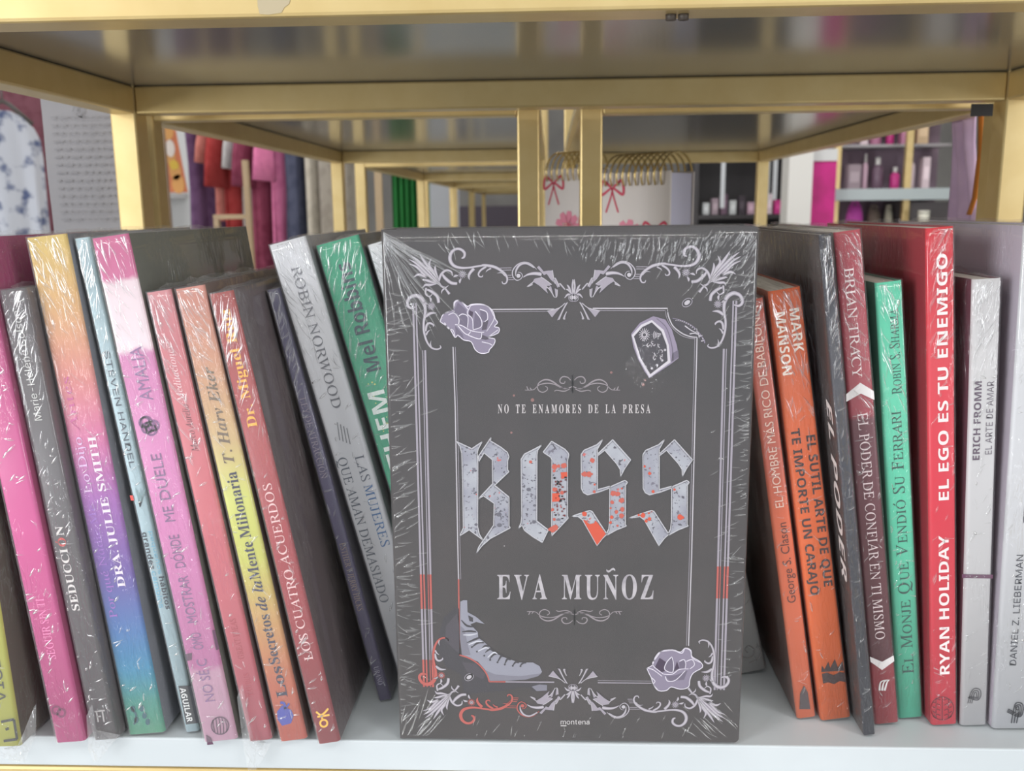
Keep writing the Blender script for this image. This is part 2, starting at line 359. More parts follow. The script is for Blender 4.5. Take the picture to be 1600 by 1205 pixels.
class Book:
    streaks = 2.3
    def __init__(s, label, TL, TR, BR, BL, stops, side, depth=0.135, Y=None, paper=True, film=True, edge=None, haze=None, name='paperback_book',
                 fstr=0.8, fcov=0.5, wob=0.0, rough=0.45, group=G_B, need=True):
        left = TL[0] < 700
        if haze is None: haze = 0.075 if left else 0.03  # film mixed milkier on the left in place of glare haze
        if left:                                  # left half: hazy glare muted into the spine colours
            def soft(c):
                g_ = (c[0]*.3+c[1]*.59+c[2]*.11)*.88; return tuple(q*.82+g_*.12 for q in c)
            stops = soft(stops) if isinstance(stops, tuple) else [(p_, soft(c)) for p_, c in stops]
        Y0 = Y if Y is not None else max(-0.015, min(on_z(*BL, 0).y, on_z(*BR, 0).y))
        a, b, c, d = (on_y(*q, Y0) for q in (BL, BR, TR, TL))
        e1 = (d-a); e2 = (c-b)
        th = math.atan2(e1.x+e2.x, e1.z+e2.z)
        h = (e1.length+e2.length)/2
        ax = Vector((math.cos(th), 0, -math.sin(th)))
        t = (((b-a).dot(ax))+((c-d).dot(ax)))/2
        mid = (a+b+c+d)/4
        up = Vector((math.sin(th), 0, math.cos(th)))
        org = mid - up*(h/2) - ax*(t/2)
        if BOOKS and need:                       # keep clear of the neighbour on the left
            p = BOOKS[-1]
            def xe(o, u, z): return o.x+u.x*(z-o.z)/u.z
            gap = min(xe(org, up, z)-xe(p.org+p.ax*p.t, p.up, z) for z in (0.003, min(h*up.z, p.h*p.up.z)))
            nd = min(max(0.0017-gap, 0), 0.0035)
            org = org+ax*nd; t -= nd
        # rest the lower corner on the board
        low = min(org.z, (org+ax*t).z)
        if org.z <= (org+ax*t).z + 1e-9: org = org + Vector((0, 0, -low))
        else: org = org + Vector((0, 0, -low))
        org.z += 0.0009
        s.h = h+low if abs(low) < 0.02 else h
        s.t = t; s.d = depth; s.th = th; s.org = org; s.Y = Y0; s.ax = ax; s.up = up
        s.px = (TL, TR, BR, BL)
        s.root = empty(name, org, (0, th, 0), label, 'book', group)
        s.cover(stops, side, wob, rough)
        if paper:
            MB().box((0.0006, 0.0012, 0.0008), (t-0.0006, depth-0.0012, s.h-0.0008)).build('page_block', PAPER, s.root)
        if film: s.film(haze, fstr, fcov)
        BOOKS.append(s)
    def cover(s, stops, side, wob, rough):
        t, d, h = s.t, s.d, s.h; r = min(0.0016, t*0.2); th = 0.0005
        def prof(o):
            P = [(o, d)]
            for k in range(5):
                a = k/4*math.pi/2; P.append((r-(r-o)*math.cos(a), r-(r-o)*math.sin(a)))
            for k in range(5):
                a = k/4*math.pi/2; P.append((t-r+(r-o)*math.sin(a), r-(r-o)*math.cos(a)))
            P.append((t-o, d)); return P
        A, B = prof(0), prof(th); n = len(A); mb = MB()
        vs = [(x, y, z) for z in (0, h) for x, y in A]+[(x, y, z) for z in (0, h) for x, y in B]
        for i in range(n-1):
            mi = 1 if i in (0, n-2) else 0
            k = len(mb.v)
            mb.add([vs[i], vs[i+1], vs[n+i+1], vs[n+i]], [(0, 1, 2, 3)], mi, 0 < i < n-2)
            mb.add([vs[2*n+i], vs[2*n+i+1], vs[3*n+i+1], vs[3*n+i]], [(3, 2, 1, 0)], mi)
            mb.add([vs[n+i], vs[n+i+1], vs[3*n+i+1], vs[3*n+i]], [(0, 1, 2, 3)], mi)
            mb.add([vs[i], vs[i+1], vs[2*n+i+1], vs[2*n+i]], [(3, 2, 1, 0)], mi)
        for e in (0, n-1):
            mb.add([vs[e], vs[n+e], vs[3*n+e], vs[2*n+e]], [(0, 1, 2, 3)], 1)
        if not isinstance(stops, list): sm = stops if not isinstance(stops, tuple) else mat('book_spine_print', stops, rough)
        else: sm = grad_mat('book_spine_gradient', h, stops, rough, wob)
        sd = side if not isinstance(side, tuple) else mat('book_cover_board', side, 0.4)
        o = mb.build('cover', [sm, sd], s.root)
        bm = bmesh.new(); bm.from_mesh(o.data); bmesh.ops.remove_doubles(bm, verts=bm.verts, dist=1e-6); bm.to_mesh(o.data); bm.free()
    def film(s, haze, fstr, fcov):
        e = 0.0005; t, d, h = s.t, s.d, s.h; r = 0.0018
        sd = random.random()*9
        P = []
        x0, x1, y0, y1 = -e, t+e, -e, d+e
        def seg(a, b, n):
            for k in range(n): P.append((a[0]+(b[0]-a[0])*k/n, a[1]+(b[1]-a[1])*k/n))
        def arc(c, a0):
            for k in range(3):
                a = R(a0)+k/3*math.pi/2; P.append((c[0]+r*math.cos(a), c[1]+r*math.sin(a)))
        seg((x0+r, y0), (x1-r, y0), 7); arc((x1-r, y0+r), -90)
        seg((x1, y0+r), (x1, y1-r), 8); arc((x1-r, y1-r), 0)
        seg((x1-r, y1), (x0+r, y1), 3); arc((x0+r, y1-r), 90)
        seg((x0, y1-r), (x0, y0+r), 8); arc((x0+r, y0+r), 180)
        n = len(P); nz_ = 30; vs = []
        for j in range(nz_+1):
            z = -0.0000 + (h+e)*j/nz_
            for x, y in P:
                q = noise.noise((x*60+sd*5, y*60, z*38+sd))*0.0002
                cx, cy = x-t/2, y-d/2
                nx = 1 if x > t else (-1 if x < 0 else 0); ny = -1 if y < 0 else (1 if y > d else 0)
                vs.append((x+nx*abs(q), y+ny*abs(q), z))
        fs = [(j*n+k, j*n+(k+1) % n, (j+1)*n+(k+1) % n, (j+1)*n+k) for j in range(nz_) for k in range(n)]
        fs.append(tuple(nz_*n+k for k in range(n)))
        mb = MB(); mb.add(vs, fs, 0, True)
        # the sealed seam of the film standing up along the top as a ragged little fin
        k0 = len(mb.v); m = 14
        yy = d*0.35
        fin = []
        for i in range(m+1):
            y = 0.0+d*i/m; hh = (0.0012+0.003*abs(noise.noise((sd*7, y*90, 3)))) * (0.4 if i in (0, m) else 1)
            xx = t*0.5+t*0.2*noise.noise((y*30, sd, 1))
            fin += [(xx, y, h+e), (xx+0.001*noise.noise((y*80, sd, 5)), y, h+e+hh)]
        mb.add(fin, [(2*i, 2*i+2, 2*i+3, 2*i+1) for i in range(m)], 0, True)
        s.creases(mb, e, sd)
        M = film_mat('clear_shrink_film', sd, fstr, dirn=(random.uniform(420, 620), 300, random.uniform(70, 140)), haze=haze, rot=random.uniform(-0.5, 0.5)+s.th, cover=fcov)
        M2 = film_mat('creased_shrink_film', sd, 0.1, haze=haze+.025, top=1.0, rough=0.07)
        return mb.build('shrink_wrap', [M, M2], s.root)
    def creases(s, mb, e, sd):
        rr = random.Random(int(sd*1e4)); t, h = s.t, s.h
        base = rr.choice((-0.45, -0.25, 0.3, 0.5)); n = int((26+t*1500)*s.streaks)
        for i in range(n):
            top = rr.random() < 0.62
            z = h*(1-abs(rr.gauss(0, 0.13))) if top else rr.uniform(0.03, 0.8)*h
            x = rr.uniform(0.06, 0.94)*t; ln = rr.uniform(0.002, 0.013 if top else 0.006)
            a = base+rr.gauss(0, 0.22) if top else rr.gauss(0.9, 0.6)
            ridge(mb, (x, z), a, ln, rr.uniform(0.00018, 0.00055), -e-0.0002, (0.001, t-0.001), (0.004, h-0.001))
    def loc(s, px, py):
        """photo pixel on the spine face -> local x, z"""
        p = on_y(px, py, s.Y)-s.org
        return p.dot(s.ax), p.dot(s.up)
    def mid(s, py, f):
        TL, TR, BR, BL = s.px
        tl = (py-TL[1])/(BL[1]-TL[1]); tr = (py-TR[1])/(BR[1]-TR[1])
        xl = TL[0]+(BL[0]-TL[0])*tl; xr = TR[0]+(BR[0]-TR[0])*tr
        return xl+(xr-xl)*f, py
    def text(s, string, ya, yb, f, size, sty, col, name='title_lettering', up=None, mi=None, label=None, rough=0.5):
        """a line set along the spine from pixel row ya (first letter) to yb; reads upwards when ya > yb"""
        vs, fs, L = text2d(string, sty)
        _, za = s.loc(*s.mid(ya, f)); _, zb = s.loc(*s.mid(yb, f))
        ln = zb-za; ch = size*s.t; xc = f*s.t; sg = 1 if ln > 0 else -1
        mb = MB()
        mb.add([(xc-sg*(y-0.5)*ch, -0.00022, za+ln*x/L) for x, y in vs], fs)
        o = mb.build(name, mat('printed_ink', col, rough), s.root)
        if label: o['label'] = label
        return o
    def decal(s): return Decal(s.loc)

def flap(b, pts, Y=None, name='loose_film_flap'):
    """a loose end of the film hanging over the shelf edge; pts is its outline in the photo"""
    Y = min(b.Y, -0.001)-0.0022 if Y is None else Y
    P = [on_y(px, py, Y) for px, py in pts]; P = [p-b.org for p in P]
    Q = [(p.dot(b.ax), p.dot(b.up)) for p in P]
    cx = sum(q[0] for q in Q)/len(Q); cz = sum(q[1] for q in Q)/len(Q); n = len(Q); vs = []; rings = 5
    for k in range(rings+1):
        f_ = k/rings
        for i, (x, z) in enumerate(Q):
            xx, zz = cx+(x-cx)*f_, cz+(z-cz)*f_
            vs.append((xx, (Y-b.Y)-0.0012*(1-f_)+0.0016*noise.noise((xx*260, zz*260, b.t*900)), zz))
    fs = [(k*n+i, k*n+(i+1) % n, (k+1)*n+(i+1) % n, (k+1)*n+i) for k in range(rings) for i in range(n)]
    M = film_mat('clear_shrink_film', random.random()*9, 1.0, (300, 300, 160), 0.12, 0.3, 0.42)
    return MB().add(vs, fs, 0, True).build(name, M, b.root)
def emblem(b, name, mats, fn):
    d = b.decal(); fn(d); return d.mb.build(name, [mat('printed_ink', c, 0.5) for c in mats], b.root)

# --- left of the display copy, from the left edge of the photo
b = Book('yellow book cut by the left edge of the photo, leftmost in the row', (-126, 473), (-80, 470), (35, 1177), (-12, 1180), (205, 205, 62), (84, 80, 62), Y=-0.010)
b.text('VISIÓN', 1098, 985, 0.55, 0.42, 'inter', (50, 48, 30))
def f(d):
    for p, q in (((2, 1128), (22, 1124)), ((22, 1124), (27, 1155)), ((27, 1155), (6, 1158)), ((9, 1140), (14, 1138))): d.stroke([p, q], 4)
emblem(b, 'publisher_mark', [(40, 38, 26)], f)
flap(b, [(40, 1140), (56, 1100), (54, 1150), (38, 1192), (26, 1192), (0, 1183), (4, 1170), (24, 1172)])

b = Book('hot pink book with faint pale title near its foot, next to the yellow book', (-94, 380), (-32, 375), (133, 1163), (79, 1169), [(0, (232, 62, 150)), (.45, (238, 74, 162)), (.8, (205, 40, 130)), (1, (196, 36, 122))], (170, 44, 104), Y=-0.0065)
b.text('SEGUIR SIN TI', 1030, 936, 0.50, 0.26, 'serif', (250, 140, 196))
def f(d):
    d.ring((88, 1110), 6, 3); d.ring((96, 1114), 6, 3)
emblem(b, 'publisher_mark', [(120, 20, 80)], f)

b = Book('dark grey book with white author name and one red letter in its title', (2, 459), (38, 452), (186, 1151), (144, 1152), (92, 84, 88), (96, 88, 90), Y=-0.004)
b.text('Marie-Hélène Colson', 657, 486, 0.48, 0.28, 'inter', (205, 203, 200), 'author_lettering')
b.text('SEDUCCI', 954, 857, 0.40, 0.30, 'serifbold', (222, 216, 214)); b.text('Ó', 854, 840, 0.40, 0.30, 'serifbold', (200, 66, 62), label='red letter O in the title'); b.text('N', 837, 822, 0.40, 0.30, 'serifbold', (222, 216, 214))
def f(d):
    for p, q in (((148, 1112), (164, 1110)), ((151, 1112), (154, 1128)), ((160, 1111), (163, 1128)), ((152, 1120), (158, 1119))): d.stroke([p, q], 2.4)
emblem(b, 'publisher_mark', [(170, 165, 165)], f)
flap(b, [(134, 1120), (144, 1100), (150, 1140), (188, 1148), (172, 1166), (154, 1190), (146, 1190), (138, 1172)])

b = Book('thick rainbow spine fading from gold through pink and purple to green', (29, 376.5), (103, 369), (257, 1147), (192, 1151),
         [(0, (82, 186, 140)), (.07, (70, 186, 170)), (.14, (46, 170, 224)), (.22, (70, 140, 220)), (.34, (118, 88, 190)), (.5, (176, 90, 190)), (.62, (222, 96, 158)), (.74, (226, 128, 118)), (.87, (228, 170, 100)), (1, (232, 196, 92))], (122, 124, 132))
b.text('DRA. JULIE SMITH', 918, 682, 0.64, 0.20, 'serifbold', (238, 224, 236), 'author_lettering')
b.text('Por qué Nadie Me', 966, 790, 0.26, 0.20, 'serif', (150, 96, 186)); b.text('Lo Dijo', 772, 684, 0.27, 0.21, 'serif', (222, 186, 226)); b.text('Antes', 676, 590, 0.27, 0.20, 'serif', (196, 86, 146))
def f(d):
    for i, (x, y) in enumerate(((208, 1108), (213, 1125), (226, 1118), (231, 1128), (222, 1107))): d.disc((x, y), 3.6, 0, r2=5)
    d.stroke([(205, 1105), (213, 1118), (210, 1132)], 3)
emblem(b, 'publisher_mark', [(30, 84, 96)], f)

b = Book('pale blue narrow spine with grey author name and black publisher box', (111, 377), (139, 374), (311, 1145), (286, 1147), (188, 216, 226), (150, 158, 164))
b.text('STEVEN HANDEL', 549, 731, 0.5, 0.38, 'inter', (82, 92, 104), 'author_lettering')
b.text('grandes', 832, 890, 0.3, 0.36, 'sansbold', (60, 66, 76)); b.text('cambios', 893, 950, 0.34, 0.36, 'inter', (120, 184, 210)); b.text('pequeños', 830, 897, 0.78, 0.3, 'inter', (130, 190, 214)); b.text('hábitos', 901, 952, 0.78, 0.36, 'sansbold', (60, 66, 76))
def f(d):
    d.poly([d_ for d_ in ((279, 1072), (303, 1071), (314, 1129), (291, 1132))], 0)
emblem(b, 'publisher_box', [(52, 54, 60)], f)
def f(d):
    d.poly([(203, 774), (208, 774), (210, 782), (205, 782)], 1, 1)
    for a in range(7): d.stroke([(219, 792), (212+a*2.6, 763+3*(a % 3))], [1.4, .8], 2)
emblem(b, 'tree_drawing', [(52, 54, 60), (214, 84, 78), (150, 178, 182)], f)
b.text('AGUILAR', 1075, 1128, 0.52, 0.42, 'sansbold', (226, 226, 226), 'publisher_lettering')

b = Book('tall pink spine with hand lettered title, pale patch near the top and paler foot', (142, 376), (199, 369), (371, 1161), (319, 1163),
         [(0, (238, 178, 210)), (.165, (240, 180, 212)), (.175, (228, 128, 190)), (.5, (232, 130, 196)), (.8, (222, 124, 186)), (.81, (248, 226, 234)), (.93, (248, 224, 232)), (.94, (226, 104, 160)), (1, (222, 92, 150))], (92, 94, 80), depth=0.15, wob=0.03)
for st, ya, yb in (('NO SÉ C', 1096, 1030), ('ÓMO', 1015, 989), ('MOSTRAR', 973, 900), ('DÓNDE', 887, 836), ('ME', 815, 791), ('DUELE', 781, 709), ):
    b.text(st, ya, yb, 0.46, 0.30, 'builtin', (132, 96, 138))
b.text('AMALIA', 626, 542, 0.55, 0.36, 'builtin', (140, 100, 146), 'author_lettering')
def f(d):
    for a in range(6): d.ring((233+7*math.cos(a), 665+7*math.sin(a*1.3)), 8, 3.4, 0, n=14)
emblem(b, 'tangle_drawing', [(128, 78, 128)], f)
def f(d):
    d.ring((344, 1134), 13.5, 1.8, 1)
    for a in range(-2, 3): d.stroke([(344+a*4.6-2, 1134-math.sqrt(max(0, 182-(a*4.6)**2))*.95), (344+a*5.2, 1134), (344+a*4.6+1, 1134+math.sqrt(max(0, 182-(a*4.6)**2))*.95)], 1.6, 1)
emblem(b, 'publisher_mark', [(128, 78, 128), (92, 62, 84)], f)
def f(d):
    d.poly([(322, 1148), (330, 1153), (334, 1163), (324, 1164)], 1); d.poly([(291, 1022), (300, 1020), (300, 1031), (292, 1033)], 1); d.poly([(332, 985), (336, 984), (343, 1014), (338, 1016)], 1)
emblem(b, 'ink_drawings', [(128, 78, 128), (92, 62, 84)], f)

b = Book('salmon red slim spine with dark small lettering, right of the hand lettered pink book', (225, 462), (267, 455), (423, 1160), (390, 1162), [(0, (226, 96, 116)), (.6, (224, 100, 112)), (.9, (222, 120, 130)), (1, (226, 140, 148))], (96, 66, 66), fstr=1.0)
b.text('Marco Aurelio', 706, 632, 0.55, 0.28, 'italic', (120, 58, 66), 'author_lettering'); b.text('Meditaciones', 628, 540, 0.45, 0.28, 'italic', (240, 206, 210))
b.text('GREAT IDEAS', 1030, 967, 0.5, 0.26, 'serif', (168, 52, 66), 'series_lettering'); b.text('TAURUS', 1088, 1052, 0.55, 0.24, 'serif', (176, 60, 74), 'publisher_lettering')
flap(b, [(370, 1090), (378, 1070), (390, 1130), (398, 1160), (424, 1160), (412, 1186), (400, 1203), (388, 1204), (380, 1170)])

b = Book('orange and lime spine with dark serif title and blue heart mark', (269, 457), (318, 448), (480, 1159), (433.5, 1162), [(0, (240, 96, 72)), (.14, (240, 122, 82)), (.3, (230, 178, 96)), (.42, (214, 214, 84)), (.56, (218, 220, 100)), (.68, (212, 176, 112)), (.85, (214, 146, 108)), (1, (222, 138, 120))], (96, 60, 42))
INK = (44, 42, 66)
for st, ya, yb, sty in (('Los', 1090, 1042, 'serifbold'), ('Secretos', 1038, 961, 'serifbold'), ('de la', 955, 908, 'bolditalic'), ('Mente', 906, 847, 'serifbold'), ('Millonaria', 841, 738, 'serifbold')):
    b.text(st, ya, yb, 0.47, 0.38, sty, INK)
b.text('T. Harv Eker', 724, 574, 0.5, 0.36, 'bolditalic', (112, 92, 70), 'author_lettering')
def f(d):
    d.poly([(441, 1102), (447, 1106), (455, 1109), (459, 1118), (455, 1130), (441, 1134), (434, 1124), (433, 1112)])
    d.stroke([(446, 1108), (444, 1099), (438, 1098)], 4); d.stroke([(447, 1106), (452, 1099)], 3)
emblem(b, 'publisher_mark', [(66, 70, 160)], f)

b = Book('deep red spine with yellow serif author name and yellow mark at its foot', (324, 464), (364, 457), (531, 1161), (496, 1166), [(0, (176, 36, 50)), (.3, (188, 40, 52)), (.7, (186, 52, 58)), (1, (178, 58, 52))], (78, 56, 56), fstr=1.0)
b.text('Dr. Miguel Ruiz', 668, 484, 0.5, 0.40, 'serifbold', (240, 176, 60), 'author_lettering')
b.text('LOS CUATRO ACUERDOS', 1032, 756, 0.5, 0.38, 'serif', (236, 196, 196))
def f(d):
    d.ring((506, 1130), 5.5, 3); d.stroke([(494, 1112), (501, 1117), (507, 1114), (513, 1107)], 3); d.stroke([(502, 1117), (504, 1124)], 3); d.stroke([(496, 1120), (515, 1117)], 3)
emblem(b, 'publisher_mark', [(244, 184, 50)], f)

b = Book('thin purple book pushed back, with small grey lettering', (411, 459), (436, 453), (612, 1094), (585, 1098), [(0, (92, 76, 130)), (.5, (84, 74, 116)), (1, (78, 72, 110))], (140, 136, 146), fcov=0.66)
b.text('LEY DE ATRACCIÓN', 622, 748, 0.5, 0.5, 'serif', (146, 134, 150)); b.text('ESTHER Y JERRY HICKS', 849, 955, 0.5, 0.46, 'serif', (150, 128, 120), 'author_lettering'); b.text('URANO', 1042, 1070, 0.5, 0.4, 'serif', (176, 168, 190), 'publisher_lettering')

b = Book('white leaning book with grey author name and a blue and black two line title', (416, 387), (475, 373), (691, 1101), (632, 1105), (214, 214, 220), (150, 150, 154), fcov=0.56)
b.text('ROBIN NORWOOD', 417, 638, 0.53, 0.26, 'serif', (104, 104, 112), 'author_lettering')
b.text('LAS', 712, 752, 0.72, 0.25, 'serif', (90, 94, 108)); b.text('MUJERES', 758, 854, 0.72, 0.25, 'serif', (50, 98, 150)); b.text('QUE AMAN DEMASIADO', 716, 942, 0.24, 0.25, 'serif', (78, 84, 98))
def f(d):
    for k in range(4): d.stroke([(527+k*5, 660+k*3), (531+k*5.4, 688+k*2)], 1.6)
emblem(b, 'publisher_mark', [(126, 126, 132)], f)

b = Book('green leaning book with dark author name and white bold title', (492, 387), (557.5, 371), (772, 1095), (706, 1099), (22, 168, 122), (70, 74, 76), fstr=1.0, fcov=0.46)
b.text('Mel Robbins', 580, 412, 0.47, 0.34, 'sansbold', (34, 66, 76), 'author_lettering'); b.text('LET THEM', 812, 612, 0.36, 0.40, 'sansbold', (232, 240, 236))
def f(d):
    rr = random.Random(4)
    for k in range(70):
        y = rr.uniform(590, 760); x = 510+(y-387)*.293+rr.uniform(0, 58); d.disc((x, y), rr.uniform(.8, 1.7), 0, n=6)
emblem(b, 'speckled_dots', [(214, 222, 130)], f)
b = Book('white book top just showing between the green book and the black display copy', (568, 388), (612, 376), (836, 1092), (790, 1096), (220, 222, 226), (150, 150, 154))

# --- right of the display copy
b = Book('white book with swirl mark half hidden behind the right edge of the black display copy', (1020, 420), (1060, 414), (1202, 1046), (1148, 1056), (188, 186, 184), (150, 146, 144), fcov=0.7)
def f(d):
    d.stroke([(1168, 1020), (1164, 1014), (1170, 1009), (1177, 1014), (1178, 1022), (1170, 1028), (1158, 1026)], 2.2); d.stroke([(1170, 1036), (1184, 1030), (1189, 1018), (1182, 1008)], 2.0)
emblem(b, 'swirl_mark', [(130, 126, 124)], f)

b = Book('terracotta slim spine with white condensed title, right beside the black display copy', (1162, 474), (1191, 468), (1276, 1125), (1244, 1126), [(0, (226, 112, 72)), (.5, (220, 106, 68)), (.62, (196, 96, 74)), (1, (178, 82, 68))], (104, 62, 50))
b.text('EL HOMBRE MÁS RICO DE BABILONIA', 793, 478, 0.5, 0.42, 'builtin', (240, 206, 190)); b.text('George S. Clason', 942, 817, 0.5, 0.44, 'builtin', (104, 52, 40), 'author_lettering')
def f(d):
    d.poly([(1249, 1108), (1250, 1084), (1256, 1071), (1262, 1082), (1266, 1108)])
emblem(b, 'publisher_mark', [(74, 64, 66)], f)

b = Book('orange spine with bold white author name and two dark lines of title', (1201, 460), (1249, 450), (1331, 1126), (1281, 1129), [(0, (228, 104, 40)), (1, (206, 88, 34))], (178, 72, 26), fcov=0.53)
b.text('MARK', 482, 550, 0.72, 0.30, 'sansbold', (244, 226, 214), 'author_lettering'); b.text('MANSON', 488, 586, 0.28, 0.30, 'sansbold', (244, 226, 214), 'author_lettering')
b.text('EL SUTIL ARTE DE QUE', 680, 916, 0.76, 0.28, 'sansbold', (66, 40, 38)); b.text('TE IMPORTE UN CARAJO', 670, 930, 0.30, 0.28, 'sansbold', (66, 40, 38))
def f(d):
    d.poly([(1283, 1050), (1284, 1040), (1288, 1046), (1294, 1034), (1297, 1044), (1304, 1030), (1309, 1043), (1316, 1033), (1319, 1048)])
    d.poly([(1284, 1053), (1292, 1051), (1302, 1055), (1312, 1050), (1320, 1052), (1322, 1066), (1312, 1064), (1303, 1069), (1294, 1066), (1286, 1068)])
emblem(b, 'publisher_mark', [(56, 34, 34)], f)

b = Book('glossy black thin tall spine with slanted white letters down its left cover', (1272, 373), (1299, 367), (1368, 1150), (1342, 1152), (50, 50, 60), (62, 52, 50), fstr=1.1, fcov=0.44, depth=0.14)

vs, fs, L = text2d('EL PODER', 'sansboldital')
za, zb = b.loc(*b.mid(632, 0))[1], b.loc(*b.mid(918, 0))[1]
MB().add([(-0.0003, 0.0072-(y-0.5)*0.0075, za+(zb-za)*x/L) for x, y in vs], fs).build('cover_lettering', mat('printed_ink', (226, 216, 214), 0.5), b.root)

b = Book('wine red tall spine with white serif title and white chevrons', (1302, 367), (1347, 361), (1403, 1131), (1368, 1135),
         [(0, (176, 66, 72)), (.06, (170, 52, 64)), (.13, (160, 46, 58)), (.14, (100, 46, 54)), (.64, (96, 42, 52)), (.65, (152, 50, 64)), (1, (166, 62, 76))], (150, 132, 128), depth=0.14)
b.text('BRIAN TRACY', 418, 590, 0.42, 0.36, 'serif', (232, 214, 214), 'author_lettering'); b.text('EL PODER DE CONFIAR EN TI MISMO', 645, 999, 0.50, 0.38, 'serif', (226, 206, 208))
def f(d):
    d.poly([(1322, 616), (1344, 598), (1365, 611), (1366, 625), (1345, 615), (1322, 628)])
    d.poly([(1359, 1026), (1378, 1034), (1396, 1024), (1397, 1033), (1378, 1047), (1360, 1034)])
    for k in range(3): d.stroke([(1374+k*4, 1079), (1376+k*5, 1066), (1386+k*2, 1062)], [3.4, 1])
emblem(b, 'chevrons', [(226, 220, 220)], f)

b = Book('mint green spine with dark small capitals title', (1360, 446), (1413, 441.5), (1439, 1124), (1403, 1125.5), (84, 192, 158), (60, 130, 108), fcov=0.58)
def smallcaps(words, ya, yb, fc, size, sty, col, nm):
    # words in small capitals: a larger first letter, then the rest
    tot = 0; items = []
    for w_ in words.split(' '):
        items.append((w_[0], 1.25)); items.append((w_[1:], 1.0)) if len(w_) > 1 else None; items.append((None, .55))
    items.pop(); L = []
    for t_, k in items:
        ln = k if t_ is None else text2d(t_, sty)[2]*k+0.12
        L.append(ln)
    S = (yb-ya)/sum(L); y = ya
    for (t_, k), ln in zip(items, L):
        if t_: b.text(t_, y, y+S*(ln-.12), fc-(k-1)*0.5*size, size*k, sty, col, nm)
        y += S*ln
smallcaps('EL MONJE QUE VENDIÓ SU FERRARI', 1053, 641, 0.52, 0.36, 'serif', (40, 78, 70), 'title_lettering')
smallcaps('ROBIN S. SHARMA', 616, 482, 0.62, 0.30, 'serif', (44, 84, 76), 'author_lettering')

b = Book('bright red tall spine with bold white title and brain emblem', (1436, 362), (1490, 356), (1496, 1136), (1444, 1136), [(0, (222, 50, 70)), (.5, (210, 36, 60)), (1, (198, 30, 48))], (160, 30, 46), depth=0.14, fcov=0.55)
b.text('RYAN HOLIDAY', 1054, 837, 0.52, 0.38, 'sansbold', (240, 224, 224), 'author_lettering'); b.text('EL EGO ES TU ENEMIGO', 782, 397, 0.54, 0.38, 'sansbold', (240, 224, 224))
def f(d):
    d.ring((1472, 1107), 18, 1.5)
    d.stroke([(1472, 1090), (1472, 1124)], 1.5)
    for sgn in (-1, 1):
        for k in range(4): d.stroke([(1472+sgn*3, 1094+k*8), (1472+sgn*9, 1092+k*8), (1472+sgn*10, 1098+k*8), (1472+sgn*15, 1097+k*7)], 1.5)
emblem(b, 'brain_emblem', [(120, 22, 38)], f)

b = Book('white short spine with grey author name and dark band near the middle', (1519, 440), (1563.5, 438), (1543, 1137), (1497, 1135), (192, 190, 192), (100, 50, 66), fcov=0.58)
b.text('ERICH FROMM', 719, 596, 0.28, 0.25, 'sansbold', (92, 74, 92), 'author_lettering'); b.text('EL ARTE DE AMAR', 710, 596, 0.72, 0.24, 'inter', (120, 112, 122))
def f(d):
    d.poly([(1503, 897), (1551, 898), (1551, 904), (1503, 903)])
    for k in range(3):
        d.stroke([(1512+k*3, 1099), (1516+k*3, 1084), (1522, 1076+k*3.5), (1531-k*3, 1078+k*2), (1532-k*3, 1088), (1526, 1094-k*2), (1512+k, 1090-k)], 1.3, 1)
emblem(b, 'publisher_mark', [(96, 60, 84), (70, 68, 74)], f)

b = Book('pale lavender thick book cut by the right edge of the photo, rightmost in the row', (1596, 358), (1668, 352), (1612, 1142), (1545, 1141), (196, 196, 200), (186, 176, 188), depth=0.14, fcov=0.6)
b.text('DANIEL Z. LIEBERMAN', 1040, 867, 0.40, 0.17, 'inter', (60, 62, 72), 'author_lettering'); b.text('DOPAMINA', 816, 392, 0.70, 0.56, 'sansthin', (44, 52, 78))
def f(d):
    for k in range(3):
        d.stroke([(1580+k*4, 1130), (1583+k*4, 1112), (1587, 1099+k*4), (1597-k*3, 1100+k*2), (1598-k*3, 1112), (1592, 1120-k*2), (1573+k, 1112-k*2)], 1.8)
emblem(b, 'publisher_mark', [(44, 46, 54)], f)

# ------------------------------------------------------------------ the black display copy standing face out at the shelf edge
def grunge_mat():
    """worn silver lettering: pale metal with dark flecks and a few red flecks"""
    m, n, l, b = newmat('worn_silver_print')
    tc = n.new('ShaderNodeTexCoord')
    def nz(scale, det, off):
        mp = n.new('ShaderNodeMapping'); mp.inputs['Location'].default_value = (off, off*2, off*3); l.new(tc.outputs['Object'], mp.inputs[0])
        q = n.new('ShaderNodeTexNoise'); q.inputs['Scale'].default_value = scale; q.inputs['Detail'].default_value = det; l.new(mp.outputs[0], q.inputs['Vector']); return q.outputs['Fac']
    def thr(src, a, c):
        q = n.new('ShaderNodeMapRange'); q.inputs['From Min'].default_value = a; q.inputs['From Max'].default_value = c; l.new(src, q.inputs['Value']); return q.outputs[0]
    def mix(f, a, c):
        q = n.new('ShaderNodeMixRGB'); l.new(f, q.inputs[0])
        if isinstance(a, tuple): q.inputs[1].default_value = rgb(a)
        else: l.new(a, q.inputs[1])
        q.inputs[2].default_value = rgb(c); return q.outputs[0]
    c0 = mix(thr(nz(70, 3, 1), 0.35, 0.65), (174, 176, 184), (146, 146, 160))
    c1 = mix(thr(nz(700, 2, 2), 0.62, 0.66), c0, (84, 80, 92))
    c2 = mix(thr(nz(260, 3, 5), 0.64, 0.68), c1, (110, 106, 120))
    c3 = mix(thr(nz(330, 2, 9), 0.69, 0.71), c2, (196, 96, 92))
    l.new(c3, b.inputs['Base Color']); b.inputs['Roughness'].default_value = 0.42
    return m
